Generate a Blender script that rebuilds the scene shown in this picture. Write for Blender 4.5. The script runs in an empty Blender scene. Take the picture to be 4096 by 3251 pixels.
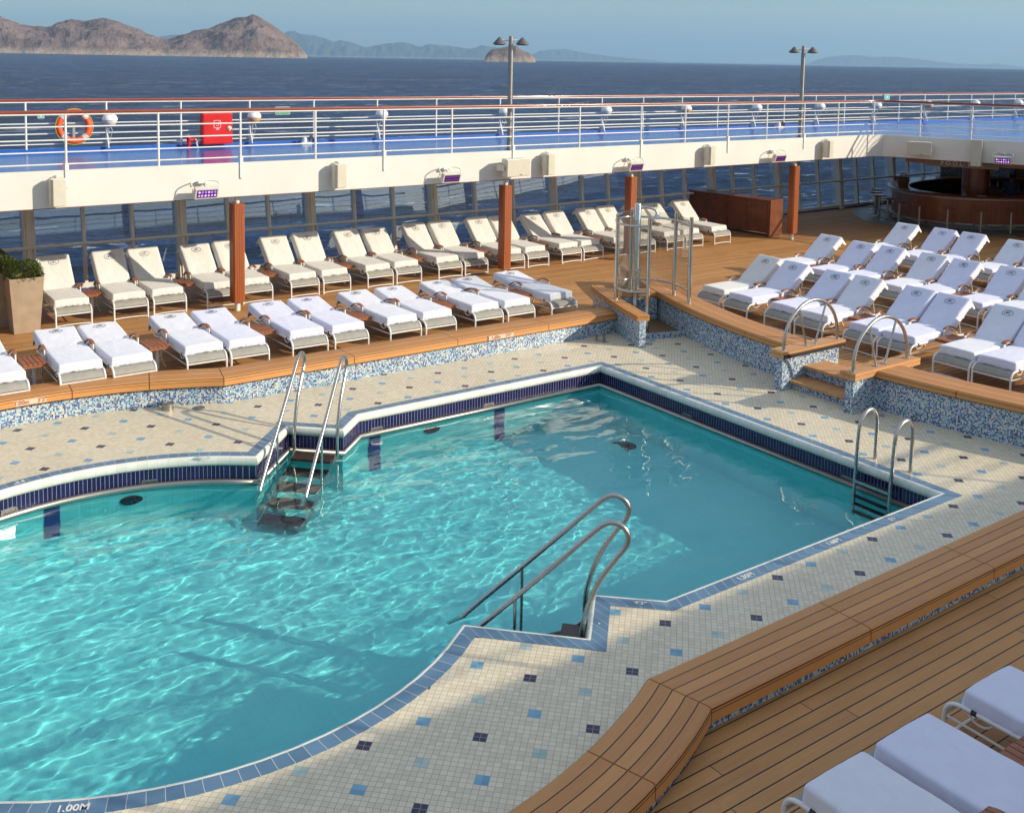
import bpy, bmesh, math, random
from math import sin, cos, pi, radians, sqrt, atan2, hypot
from mathutils import Vector, Matrix, noise, geometry
random.seed(7)
SC = bpy.context.scene
COL = SC.collection
V = Vector
# ------------------------------------------------------------------ object helpers
def tag(o, label=None, cat=None, group=None, kind=None):
    if label: o['label'] = label
    if cat: o['category'] = cat
    if group: o['group'] = group
    if kind: o['kind'] = kind
    return o
def thing(name, label, cat, loc=(0, 0, 0), rz=0.0, group=None):
    o = bpy.data.objects.new(name, None)
    o.empty_display_size = 0.1
    COL.objects.link(o)
    o.location = loc; o.rotation_euler = (0, 0, rz)
    return tag(o, label, cat, group)
KIDS = {}
def link(name, me, mat, parent=None, loc=None):
    o = bpy.data.objects.new(name, me)
    COL.objects.link(o)
    if mat is not None:
        for m in (mat if isinstance(mat, (list, tuple)) else [mat]):
            me.materials.append(m)
    if parent is not None:
        o.parent = parent
        KIDS.setdefault(parent.name, []).append(o)
    if loc is not None: o.location = loc
    return o
def dup(o, parent=None, loc=None, rz=None, label=None, group=None, swap=None):
    """copy a thing with its parts and sub-parts (mesh data shared)"""
    c = o.copy(); COL.objects.link(c)
    if parent is not None:
        c.parent = parent
        KIDS.setdefault(parent.name, []).append(c)
    if loc is not None: c.location = loc
    if rz is not None: c.rotation_euler = (0, 0, rz)
    if label: c['label'] = label
    if group: c['group'] = group
    if swap and o.type == 'MESH' and o.data.name in swap: c.data = swap[o.data.name]
    for ch in list(KIDS.get(o.name, [])):
        dup(ch, c, swap=swap)
    return c

class MB:
    """collects geometry for ONE mesh"""
    def __init__(s): s.v = []; s.f = []; s.uv = []; s.mi = []; s.m = 0
    def add(s, vs, fs, uvs=None):
        n = len(s.v); s.v += [tuple(p) for p in vs]
        for i, f in enumerate(fs):
            s.f.append(tuple(n + k for k in f)); s.mi.append(s.m)
            s.uv.append(uvs[i] if uvs else None)
        return s
    def box(s, x0, x1, y0, y1, z0, z1):
        v = [(x, y, z) for z in (z0, z1) for y in (y0, y1) for x in (x0, x1)]
        return s.add(v, [(0, 2, 3, 1), (4, 5, 7, 6), (0, 1, 5, 4), (2, 6, 7, 3), (0, 4, 6, 2), (1, 3, 7, 5)])
    def obox(s, c, ax, ay, az, hx, hy, hz):
        c = V(c); ax = V(ax).normalized(); ay = V(ay).normalized(); az = V(az).normalized()
        v = [c + ax*hx*i + ay*hy*j + az*hz*k for k in (-1, 1) for j in (-1, 1) for i in (-1, 1)]
        return s.add(v, [(0, 2, 3, 1), (4, 5, 7, 6), (0, 1, 5, 4), (2, 6, 7, 3), (0, 4, 6, 2), (1, 3, 7, 5)])
    def bar(s, a, b, w, h, up=(0, 0, 1)):
        a = V(a); b = V(b); d = (b-a); L = d.length; d.normalize(); u = V(up)
        sx = d.cross(u); sx.normalize(); u = sx.cross(d)
        return s.obox((a+b)/2, d, sx, u, L/2, w/2, h/2)
    def tube(s, pts, r, seg=8, closed=False, cap=True):
        P = [V(p) for p in pts]; n = len(P)
        rr = r if isinstance(r, (list, tuple)) else [r]*n
        T = []
        for i in range(n):
            a = P[(i-1) % n] if (closed or i > 0) else P[i]
            b = P[(i+1) % n] if (closed or i < n-1) else P[i]
            T.append((b-a).normalized())
        u = V((0, 0, 1)) if abs(T[0].z) < .9 else V((1, 0, 0))
        u = (u - T[0]*u.dot(T[0])).normalized()
        vs = []; fs = []
        for i in range(n):
            u = (u - T[i]*u.dot(T[i])).normalized(); w = T[i].cross(u)
            for k in range(seg):
                a = 2*pi*k/seg
                vs.append(P[i] + (u*cos(a) + w*sin(a))*rr[i])
        m = n if closed else n-1
        for i in range(m):
            for k in range(seg):
                a = i*seg+k; b = i*seg+(k+1) % seg
                c = ((i+1) % n)*seg+(k+1) % seg; d = ((i+1) % n)*seg+k
                fs.append((a, b, c, d))
        if cap and not closed:
            fs.append(tuple(reversed(range(seg)))); fs.append(tuple((n-1)*seg+k for k in range(seg)))
        return s.add(vs, fs)
    def cyl(s, c, r, z0, z1, seg=20, r2=None):
        return s.tube([(c[0], c[1], z0), (c[0], c[1], z1)], [r, r if r2 is None else r2], seg)
    def lathe(s, c, prof, seg=20, axis='z'):
        vs = []; fs = []; n = len(prof)
        for r, z in prof:
            for k in range(seg):
                a = 2*pi*k/seg
                if axis == 'z': vs.append((c[0]+r*cos(a), c[1]+r*sin(a), c[2]+z))
                elif axis == 'y': vs.append((c[0]+r*cos(a), c[1]+z, c[2]+r*sin(a)))
                else: vs.append((c[0]+z, c[1]+r*cos(a), c[2]+r*sin(a)))
        for i in range(n-1):
            for k in range(seg):
                fs.append((i*seg+k, i*seg+(k+1) % seg, (i+1)*seg+(k+1) % seg, (i+1)*seg+k))
        fs.append(tuple(reversed(range(seg)))); fs.append(tuple((n-1)*seg+k for k in range(seg)))
        return s.add(vs, fs)
    def prism(s, poly, z0, z1):
        n = len(poly)
        tri = geometry.tessellate_polygon([[V((p[0], p[1], 0)) for p in poly]])
        vs = [(p[0], p[1], z0) for p in poly] + [(p[0], p[1], z1) for p in poly]
        fs = [tuple(reversed(t)) for t in tri] + [tuple(n+i for i in t) for t in tri]
        fs += [(i, (i+1) % n, n+(i+1) % n, n+i) for i in range(n)]
        return s.add(vs, fs)
    def sheet(s, outer, holes, z):
        L = [[V((p[0], p[1], 0)) for p in outer]] + [[V((p[0], p[1], 0)) for p in h] for h in holes]
        tri = geometry.tessellate_polygon(L); flat = [q for l in L for q in l]
        fs = []
        for t in tri:
            a, b, c = (flat[i] for i in t)
            if (b-a).cross(c-a).z < 0: t = (t[0], t[2], t[1])
            fs.append(tuple(t))
        return s.add([(q.x, q.y, z) for q in flat], fs)
    def sweep(s, path, prof, closed=False, side=1, caps=True, u0=0.0, nrm=None):
        """path: plan polyline; prof: closed list of (offset to the left of travel, z). UV in metres (along, across)"""
        n = len(path); P = [V((p[0], p[1])) for p in path]
        def offs(i, d):
            if nrm is not None: return P[i]+nrm[i]*d
            a = P[(i-1) % n] if (closed or i > 0) else None
            b = P[(i+1) % n] if (closed or i < n-1) else None
            n1 = n2 = None
            if a is not None: t = (P[i]-a).normalized(); n1 = V((-t.y, t.x))
            if b is not None: t = (b-P[i]).normalized(); n2 = V((-t.y, t.x))
            if n1 is None: n1 = n2
            if n2 is None: n2 = n1
            m = n1+n2
            k = 1/max(.35, (1+n1.dot(n2))/2)
            return P[i] + m*.5*k*d
        K = len(prof); vs = []
        for i in range(n):
            for (d, z) in prof:
                q = offs(i, d*side); vs.append((q.x, q.y, z))
        L = [u0]
        for i in range(1, n+1): L.append(L[-1] + (P[i % n]-P[i-1]).length)
        W = [0.0]
        for k in range(1, K+1): W.append(W[-1] + hypot(prof[k % K][0]-prof[k-1][0], prof[k % K][1]-prof[k-1][1]))
        fs = []; uv = []
        for i in range(n if closed else n-1):
            j = (i+1) % n
            for k in range(K):
                l = (k+1) % K
                f = (i*K+k, j*K+k, j*K+l, i*K+l); u = ((L[i], W[k]), (L[i+1], W[k]), (L[i+1], W[k+1]), (L[i], W[k+1]))
                if side < 0: f = f[::-1]; u = u[::-1]
                fs.append(f); uv.append(u)
        if caps and not closed:
            a = tuple(range(K)); b = tuple((n-1)*K+k for k in range(K))
            ua = tuple((prof[k][0], prof[k][1]) for k in range(K))
            if side < 0: fs += [a, b[::-1]]; uv += [ua, ua[::-1]]
            else: fs += [a[::-1], b]; uv += [ua[::-1], ua]
        return s.add(vs, fs, uv)
    def mesh(s, name, smooth=None, recalc=True, bevel=0):
        me = bpy.data.meshes.new(name)
        me.from_pydata(s.v, [], s.f)
        if any(u for u in s.uv):
            l = me.uv_layers.new(name='UV')
            i = 0
            for f, u in zip(s.f, s.uv):
                for k in range(len(f)):
                    if u: l.data[i].uv = u[k]
                    i += 1
        if any(s.mi):
            for p, m in zip(me.polygons, s.mi): p.material_index = m
        if recalc or bevel:
            bm = bmesh.new(); bm.from_mesh(me)
            if recalc: bmesh.ops.recalc_face_normals(bm, faces=bm.faces)
            if bevel:
                ed = [e for e in bm.edges if len(e.link_faces) == 2 and e.calc_face_angle(0) > .6]
                bmesh.ops.bevel(bm, geom=ed, offset=bevel, segments=2, profile=.6, affect='EDGES', clamp_overlap=True)
            bm.to_mesh(me); bm.free()
        if smooth is not None:
            me.polygons.foreach_set('use_smooth', [True]*len(me.polygons))
            if smooth > 0 and smooth < 180: me.set_sharp_from_angle(angle=radians(smooth))
        return me
    def obj(s, name, mat, parent=None, smooth=None, recalc=True, bevel=0):
        return link(name, s.mesh(name, smooth, recalc, bevel), mat, parent)

def catmull(pts, n=6, closed=False):
    P = [V(p) for p in pts]; out = []; N = len(P)
    for i in range(N if closed else N-1):
        p0 = P[(i-1) % N] if (closed or i > 0) else P[i]*2-P[i+1]
        p1 = P[i]; p2 = P[(i+1) % N]
        p3 = P[(i+2) % N] if (closed or i+2 < N) else P[i+1]*2-P[i]
        for k in range(n):
            t = k/n
            out.append(.5*((2*p1)+(p2-p0)*t+(2*p0-5*p1+4*p2-p3)*t*t+(3*p1-3*p2+p3-p0)*t**3))
    if not closed: out.append(P[-1])
    return out
def arc(cx, cy, r, a0, a1, n):
    return [(cx+r*cos(radians(a0+(a1-a0)*i/n)), cy+r*sin(radians(a0+(a1-a0)*i/n))) for i in range(n+1)]
def ringoff(poly, d):
    """inward offset of a closed ccw polygon"""
    P = [V((p[0], p[1])) for p in poly]; n = len(P); out = []
    for i in range(n):
        t1 = (P[i]-P[i-1]).normalized(); t2 = (P[(i+1) % n]-P[i]).normalized()
        n1 = V((-t1.y, t1.x)); n2 = V((-t2.y, t2.x)); m = (n1+n2)*.5
        k = 1/max(.35, (1+n1.dot(n2))/2)
        q = P[i]+m*k*d; out.append((q.x, q.y))
    return out
def text_mesh(txt, size, depth=.002, shear=0, bold=0.0):
    c = bpy.data.curves.new('t', 'FONT'); c.body = txt; c.size = size; c.extrude = depth
    c.align_x = 'CENTER'; c.align_y = 'CENTER'; c.shear = shear; c.offset = bold; c.resolution_u = 3
    o = bpy.data.objects.new('t', c); COL.objects.link(o)
    bpy.context.view_layer.update()
    me = bpy.data.meshes.new_from_object(o.evaluated_get(bpy.context.evaluated_depsgraph_get()))
    bpy.data.objects.remove(o); bpy.data.curves.remove(c)
    return me

# ------------------------------------------------------------------ material helpers
class S:
    """socket wrapper: arithmetic makes Math nodes"""
    def __init__(s, nt, o): s.nt = nt; s.o = o
    def _m(s, op, b=None, c=None, rev=False):
        n = s.nt.nodes.new('ShaderNodeMath'); n.operation = op
        ins = [s, b, c] if not rev else [b, s, c]
        for i, x in enumerate(ins):
            if x is None: continue
            if isinstance(x, S): s.nt.links.new(x.o, n.inputs[i])
            else: n.inputs[i].default_value = x
        return S(s.nt, n.outputs[0])
    def __add__(s, b): return s._m('ADD', b)
    __radd__ = __add__
    def __sub__(s, b): return s._m('SUBTRACT', b)
    def __rsub__(s, b): return s._m('SUBTRACT', b, rev=True)
    def __mul__(s, b): return s._m('MULTIPLY', b)
    __rmul__ = __mul__
    def __truediv__(s, b): return s._m('DIVIDE', b)
    def floor(s): return s._m('FLOOR')
    def fract(s): return s._m('FRACT')
    def abs(s): return s._m('ABSOLUTE')
    def lt(s, b): return s._m('LESS_THAN', b)
    def gt(s, b): return s._m('GREATER_THAN', b)
    def mx(s, b): return s._m('MAXIMUM', b)
    def mn(s, b): return s._m('MINIMUM', b)
    def mod(s, b): return s._m('FLOORED_MODULO', b)
    def pw(s, b): return s._m('POWER', b)
class NT:
    def __init__(s, name):
        s.m = bpy.data.materials.new(name); s.m.use_nodes = True; s.nt = s.m.node_tree
        s.nt.nodes.clear()
        s.out = s.nt.nodes.new('ShaderNodeOutputMaterial')
        s.bs = s.nt.nodes.new('ShaderNodeBsdfPrincipled')
        s.nt.links.new(s.bs.outputs[0], s.out.inputs[0])
    def n(s, t, **k):
        x = s.nt.nodes.new(t)
        for a, b in k.items(): setattr(x, a, b)
        return x
    def L(s, a, b): s.nt.links.new(a.o if isinstance(a, S) else a, b); return s
    def S(s, o): return S(s.nt, o)
    def obj(s): return s.n('ShaderNodeTexCoord').outputs['Object']
    def uv(s): return s.n('ShaderNodeTexCoord').outputs['UV']
    def gen(s): return s.n('ShaderNodeTexCoord').outputs['Generated']
    def wpos(s): return s.n('ShaderNodeNewGeometry').outputs['Position']
    def xyz(s, v):
        x = s.n('ShaderNodeSeparateXYZ'); s.L(v, x.inputs[0]); return [S(s.nt, o) for o in x.outputs]
    def comb(s, x, y=0, z=0):
        c = s.n('ShaderNodeCombineXYZ')
        for i, q in enumerate((x, y, z)):
            if isinstance(q, S): s.L(q, c.inputs[i])
            else: c.inputs[i].default_value = q
        return c.outputs[0]
    def noise(s, v, scale, detail=2, rough=.5, dist=0, col=False):
        x = s.n('ShaderNodeTexNoise'); s.L(v, x.inputs['Vector']); x.inputs['Scale'].default_value = scale
        x.inputs['Detail'].default_value = detail; x.inputs['Roughness'].default_value = rough; x.inputs['Distortion'].default_value = dist
        return x.outputs[1] if col else S(s.nt, x.outputs[0])
    def white(s, v):
        x = s.n('ShaderNodeTexWhiteNoise'); s.L(v, x.inputs['Vector']); return S(s.nt, x.outputs[0])
    def ramp(s, f, stops, interp='LINEAR'):
        x = s.n('ShaderNodeValToRGB'); x.color_ramp.interpolation = interp
        e = x.color_ramp.elements
        while len(e) < len(stops): e.new(.5)
        for a, (p, c) in zip(e, stops):
            a.position = p; a.color = (*c, 1) if len(c) == 3 else c
        s.L(f, x.inputs[0]); return x.outputs[0]
    def mix(s, f, a, b, mode='MIX'):
        x = s.n('ShaderNodeMix', data_type='RGBA', blend_type=mode)
        for i, q in ((0, f), (6, a), (7, b)):
            if isinstance(q, S): s.L(q, x.inputs[i])
            elif hasattr(q, 'is_linked') or hasattr(q, 'links'): s.L(q, x.inputs[i])
            elif i == 0: x.inputs[i].default_value = q
            else: x.inputs[i].default_value = (*q, 1)
        return x.outputs[2]
    def bump(s, h, strength=.3, dist=.01, nrm=None):
        x = s.n('ShaderNodeBump'); s.L(h, x.inputs['Height']); x.inputs['Strength'].default_value = strength
        x.inputs['Distance'].default_value = dist
        if nrm is not None: s.L(nrm, x.inputs['Normal'])
        return x.outputs[0]
    def set(s, col=None, rough=None, metal=None, nrm=None, **k):
        b = s.bs
        for key, q in (('Base Color', col), ('Roughness', rough), ('Metallic', metal), ('Normal', nrm)):
            if q is None: continue
            if isinstance(q, (int, float)): b.inputs[key].default_value = q
            elif isinstance(q, tuple): b.inputs[key].default_value = (*q, 1)
            else: s.L(q, b.inputs[key])
        for a, q in k.items(): b.inputs[a.replace('_', ' ')].default_value = q
        return s.m
def plain(name, col, rough=.5, metal=0, var=.08, nscale=9, bump=0, bscale=60, **k):
    """paint-like procedural material: slight tone variation and wear"""
    t = NT(name); p = t.obj()
    f = t.noise(p, nscale, 4, .6)
    a = tuple(max(0, c*(1-var)) for c in col); b = tuple(min(1, c*(1+var)) for c in col)
    c = t.ramp(f, [(.3, a), (.7, b)])
    nr = t.bump(t.noise(p, bscale, 3, .6), bump, .01) if bump else None
    return t.set(c, t.noise(p, 5, 3)*.15+(rough-.07), metal, nr, **k)

# ------------------------------------------------------------------ materials
def teak(name, w, dark, light, caulk=.05, uv=False, joint=2.6, v0=0.0, rough=.62, stain=.35, seamc=(.012, .009, .007)):
    t = NT(name)
    if uv: u, v, _ = t.xyz(t.uv())
    else: u, v, _ = t.xyz(t.obj())
    q = (v-v0)/w; row = q.floor(); fr = q.fract()
    rnd = t.white(t.comb(row, 3.7))
    ju = (u+rnd*joint*7.3)/joint; jf = ju.fract(); jid = ju.floor()
    pr = t.white(t.comb(row, jid, 1.0))
    gv = t.comb(u*1.1+pr*31, v*26, row*5.1)
    grain = t.noise(gv, 2.2, 5, .62, .4)
    fine = t.noise(t.comb(u*6+pr*11, v*240, row), 3, 3, .6)
    blotch = t.noise(t.comb(u, v, 0), 1.6, 4, .6)
    f = grain*.50+pr*.30+fine*.30+blotch*stain-.16
    col = t.ramp(f, [(.12, dark), (.5, tuple((a+b)/2 for a, b in zip(dark, light))), (.9, light)])
    seam = (fr.lt(caulk)).mx(jf.lt(.006/joint*1.2) if joint < 50 else 0.0)
    dirt = t.noise(t.comb(u, v, 2), 23, 2, .5).gt(.73)*.35
    col = t.mix(dirt, col, tuple(c*.45 for c in dark))
    col = t.mix(seam, col, seamc)
    h = (1-seam)*.7+fine*.25+grain*.1
    return t.set(col, grain*.25+rough-.1, 0, t.bump(h, .35, .004))
M = {}
M['deck'] = teak('teak_deck_planks', .1225, (.28, .115, .032), (.60, .31, .105), caulk=.09, joint=4.2)
M['bench'] = teak('teak_bench_planks', .1065, (.36, .135, .035), (.66, .32, .10), caulk=.085, uv=True, joint=999, rough=.5, stain=.2)
M['capteak'] = teak('cap_teak', .09, (.44, .20, .07), (.68, .37, .15), caulk=.035, joint=999, rough=.5, stain=.15, v0=.01)
M['teakred'] = teak('varnished_teak', .085, (.26, .065, .018), (.42, .13, .035), caulk=.04, uv=False, joint=999, rough=.35)
M['tabletop'] = plain('oiled_teak', (.27, .095, .04), .5, var=.3, nscale=14, bump=.1)
M['cabinet'] = plain('cabinet_wood', (.16, .045, .014), .45, var=.3, nscale=4)
def barwood():
    t = NT('bar_mahogany'); u, v, z = t.xyz(t.obj())
    a = t.noise(t.comb(u*9, v*9, z*.5), 3, 4, .6); s = t.noise(t.comb(u*60, v*60, z*1.5), 2, 3)
    c = t.ramp(a*.7+s*.3, [(.25, (.12, .024, .010)), (.6, (.28, .070, .022)), (.85, (.42, .12, .038))])
    return t.set(c, .3, 0, Coat_Weight=.4, Coat_Roughness=.15)
M['bar'] = barwood()
def handrail_teak():
    t = NT('varnished_handrail'); u, v, z = t.xyz(t.obj())
    a = t.noise(t.comb(u*.7, v*3, z*20), 3, 4, .6)
    c = t.ramp(a, [(.3, (.16, .025, .012)), (.7, (.30, .06, .022))])
    return t.set(c, .28, 0, Coat_Weight=.5, Coat_Roughness=.1)
M['cap'] = handrail_teak()
def mosaic(name='glass_mosaic', k=.0195):
    t = NT(name); u, v, _ = t.xyz(t.uv())
    a = u/k; b = v/k
    r = t.white(t.comb(a.floor(), b.floor(), 1.0)); r2 = t.white(t.comb((a/2.3).floor(), (b/2.3).floor(), 5.0))
    c = t.ramp(r*.82+r2*.18, [(0, (.60, .60, .53)), (.33, (.16, .40, .56)), (.46, (.36, .58, .64)), (.54, (.06, .15, .42)), (.71, (.025, .06, .25)), (.86, (.010, .018, .09)), (.93, (.60, .62, .56))], 'CONSTANT')
    g = ((a.fract()-.5).abs().gt(.455)).mx((b.fract()-.5).abs().gt(.455))
    c = t.mix(g, c, (.42, .42, .38))
    gr = t.noise(t.comb(u, v, 0), 3, 4)
    c = t.mix(gr*.08, c, (.35, .33, .28))
    return t.set(c, g*.5+.12, 0, t.bump(1-g, .3, .002))
M['mosaic'] = mosaic()
def pooltiles():
    t = NT('pool_deck_tiles'); x, y, _ = t.xyz(t.obj()); k = sqrt(.5)/.05
    a = (x-y)*k; b = (x+y)*(-k)
    ca = a.floor()+.5; cb = b.floor()+.5
    i = ((cb*9-ca*2)/77+.5).floor(); j = ((ca*9-cb*2)/77+.5).floor()
    ra = (ca-i*2-j*9).abs(); rb = (cb-i*9-j*2).abs()
    blk = ra.lt(1)*rb.lt(1); idx = (i-j).mod(3)
    isd = blk*idx.lt(.5); isb = blk*idx.gt(.5)*idx.lt(1.5); isp = blk*idx.gt(1.5)
    r = t.white(t.comb(ca, cb, 0)); big = t.noise(t.obj(), .8, 5, .6)
    base = t.ramp(r*.5+big*.5, [(.2, (.62, .54, .38)), (.8, (.75, .67, .49))])
    c = t.mix(isp, base, t.ramp(r, [(0, (.30, .44, .40)), (1, (.46, .56, .50))]))
    c = t.mix(isb, c, t.ramp(r, [(0, (.09, .28, .44)), (1, (.17, .40, .56))]))
    c = t.mix(isd, c, t.ramp(r, [(0, (.012, .012, .05)), (1, (.035, .03, .085))]))
    g = ((a.fract()-.5).abs().gt(.465)).mx((b.fract()-.5).abs().gt(.465))
    c = t.mix(g, c, t.ramp(big, [(.3, (.34, .27, .19)), (.7, (.44, .36, .27))]))
    st = t.noise(t.obj(), 5, 5, .7, 1.2)
    c = t.mix(st.gt(.66)*.12, c, (.25, .21, .15))
    return t.set(c, g*.4+.28+big*.12, 0, t.bump((1-g)+r*.15, .25, .003))
M['tiles'] = pooltiles()
def striptile(name, k, c1, c2, grout, rough=.2, gw=.03, across=None, metal=0):
    t = NT(name); u, v, _ = t.xyz(t.uv()); a = u/k
    r = t.white(t.comb(a.floor(), 2.0)); n = t.noise(t.obj(), 6, 4, .6)
    c = t.ramp(r*.5+n*.5, [(.2, c1), (.8, c2)])
    g = (a.fract()-.5).abs().gt(.5-gw)
    c = t.mix(g, c, grout)
    return t.set(c, g*.4+n*.1+rough, metal, t.bump(1-g, .3, .003))
M['bluestrip'] = striptile('blue_border_tiles', .125, (.065, .145, .235), (.115, .22, .33), (.50, .50, .46), .25, .02)
M['coping'] = striptile('white_coping_tiles', .125, (.62, .64, .56), (.72, .73, .66), (.45, .45, .40), .22, .012)
M['navy'] = striptile('navy_wall_tiles', .052, (.006, .006, .045), (.016, .013, .085), (.42, .40, .45), .10, .035)
def brushed(name, c=(.52, .5, .47), rough=.28):
    t = NT(name); n = t.noise(t.obj(), 30, 3); m = t.noise(t.obj(), 3, 4)
    return t.set(t.ramp(m, [(.3, tuple(x*.85 for x in c)), (.7, c)]), n*.15+rough-.08, 1.0)
M['steel'] = brushed('brushed_steel')
M['chrome'] = brushed('polished_steel', (.62, .61, .58), .17)
M['galv'] = brushed('weathered_steel', (.42, .40, .36), .42)
M['white'] = plain('white_paint', (.74, .72, .66), .38, var=.05, nscale=2)
M['fascia'] = plain('white_ship_paint', (.66, .645, .59), .42, var=.05, nscale=1.1, bump=.05, bscale=2)
M['whitemetal'] = plain('white_frame_enamel', (.72, .71, .68), .35, var=.04)
M['spk'] = plain('speaker_grey_beige', (.50, .47, .38), .55, var=.05, bump=.2, bscale=160)
M['spkbody'] = plain('speaker_body', (.60, .58, .50), .5, var=.04)
M['red'] = plain('fire_red_paint', (.58, .012, .016), .3, var=.12, nscale=3)
M['orange'] = plain('lifebuoy_orange', (.75, .10, .02), .5, var=.12, nscale=8)
M['reflect'] = plain('reflective_tape', (.55, .55, .55), .4)
M['black'] = plain('black_rubber', (.02, .02, .022), .6)
M['dark'] = plain('dark_metal', (.06, .06, .065), .45)
M['mull'] = plain('window_frame_paint', (.72, .67, .57), .45, var=.08, nscale=3)
M['mullrail'] = plain('window_rail_paint', (.74, .70, .61), .4, var=.06)
M['sling'] = plain('grey_sling_mesh', (.30, .29, .25), .7, var=.1, bump=.3, bscale=400)
M['lead'] = plain('emblem_thread', (.07, .08, .11), .8)
M['globe'] = plain('globe_lamp_white', (.82, .82, .80), .25, var=.03)
M['diff'] = plain('frosted_diffuser', (.68, .64, .56), .35, var=.1)
M['green'] = plain('sign_green', (.03, .30, .12), .4)
M['paleteal'] = plain('sign_teal', (.10, .42, .40), .4)
M['paint'] = plain('sign_white', (.70, .70, .66), .5)
M['stone'] = plain('planter_terracotta', (.36, .27, .185), .8, var=.14, nscale=5, bump=.15, bscale=18)
M['soil'] = plain('soil', (.03, .02, .012), .9)
M['grate'] = None
M['underside'] = plain('deck_underside', (.72, .69, .62), .6)
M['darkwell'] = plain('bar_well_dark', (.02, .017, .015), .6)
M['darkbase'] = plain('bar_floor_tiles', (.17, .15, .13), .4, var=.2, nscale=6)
M['signplate'] = plain('bronze_sign_plate', (.20, .14, .09), .4)
M['woodsign'] = plain('pale_carved_sign', (.62, .50, .38), .6, var=.12, nscale=12)
M['signbrown'] = plain('sign_brown_letters', (.40, .17, .09), .6)
M['yellowrope'] = plain('yellow_rope', (.55, .38, .03), .7)
M['skin'] = plain('skin', (.13, .06, .035), .55)
M['navyshirt'] = plain('navy_shirt', (.012, .02, .07), .8)
M['hair'] = plain('black_hair', (.01, .008, .008), .6)
M['basket'] = plain('woven_basket', (.16, .07, .03), .75, var=.35, nscale=40, bump=.4, bscale=90)
M['cabletie'] = plain('white_cable', (.6, .6, .58), .5)

M['stepwood'] = plain('dark_wet_step', (.045, .028, .02), .4, var=.5, nscale=25, bump=.2)
M['amber'] = plain('amber_diffuser', (.62, .38, .16), .35)
M['steelpost'] = brushed('lamp_post_steel', (.36, .35, .33), .42)
M['shade'] = plain('grey_cone_shade', (.10, .10, .105), .45, var=.1)
M['brass'] = brushed('brass', (.45, .30, .12), .4)
M['purple'] = plain('dark_violet_panel', (.05, .012, .10), .25)
def led():
    t = NT('violet_led'); r = t.noise(t.obj(), 23, 1)
    t.L(t.ramp(r, [(.35, (.20, .06, .8)), (.65, (1, .55, .95))]), t.bs.inputs['Emission Color'])
    return t.set((.2, .1, .4), .2, Emission_Strength=1.1)
M['led'] = led()
M['leddim'] = plain('dark_violet_led', (.16, .05, .34), .2, var=.3, nscale=60)
def colwood():
    t = NT('varnished_column_teak'); x, y, z = t.xyz(t.obj())
    a = t.noise(t.comb(x*22, y*22, z*.8), 2, 4, .6); f = t.noise(t.comb(x*90, y*90, z*3), 2, 3)
    return t.set(t.ramp(a*.7+f*.3, [(.25, (.22, .045, .010)), (.75, (.42, .115, .025))]), .38, 0, Coat_Weight=.25, Coat_Roughness=.2)
M['colwood'] = colwood()

def towel(name, c1, c2):
    t = NT(name); p = t.obj()
    a = t.noise(p, 5, 4, .6, .6); b = t.noise(p, 420, 2, .5)
    x, y, z = t.xyz(p)
    fold = t.noise(t.comb(x*9, y*3, z*5), 1.6, 3, .55, .8)
    c = t.ramp(a, [(.3, c1), (.7, c2)])
    n1 = t.bump(fold, .16, .03); n2 = t.bump(b, .22, .004, n1)
    t.bs.inputs['Sheen Weight'].default_value = .25
    return t.set(c, .92, 0, n2)
M['towel_cream'] = towel('cream_towel', (.66, .65, .61), (.72, .71, .68))
M['towel_blue'] = towel('cool_white_towel', (.66, .67, .74), (.72, .73, .79))
M['towel_lav'] = towel('lavender_white_towel', (.63, .64, .78), (.69, .70, .83))

def bluedeck():
    t = NT('blue_deck_paint'); p = t.obj(); n = t.noise(p, .7, 5, .6); s = t.noise(p, 9, 4, .6)
    x, y, z = t.xyz(p)
    pl = t.noise(t.comb(x*.25, y*6, 0), 2, 3)
    c = t.ramp(n*.6+s*.15+pl*.25, [(.25, (.010, .075, .30)), (.75, (.025, .14, .46))])
    return t.set(c, n*.25+.10, 0, t.bump(s, .06, .01))
M['bluedeck'] = bluedeck()
M['blueedge'] = plain('blue_gutter_paint', (.008, .10, .42), .4, var=.15)

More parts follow.
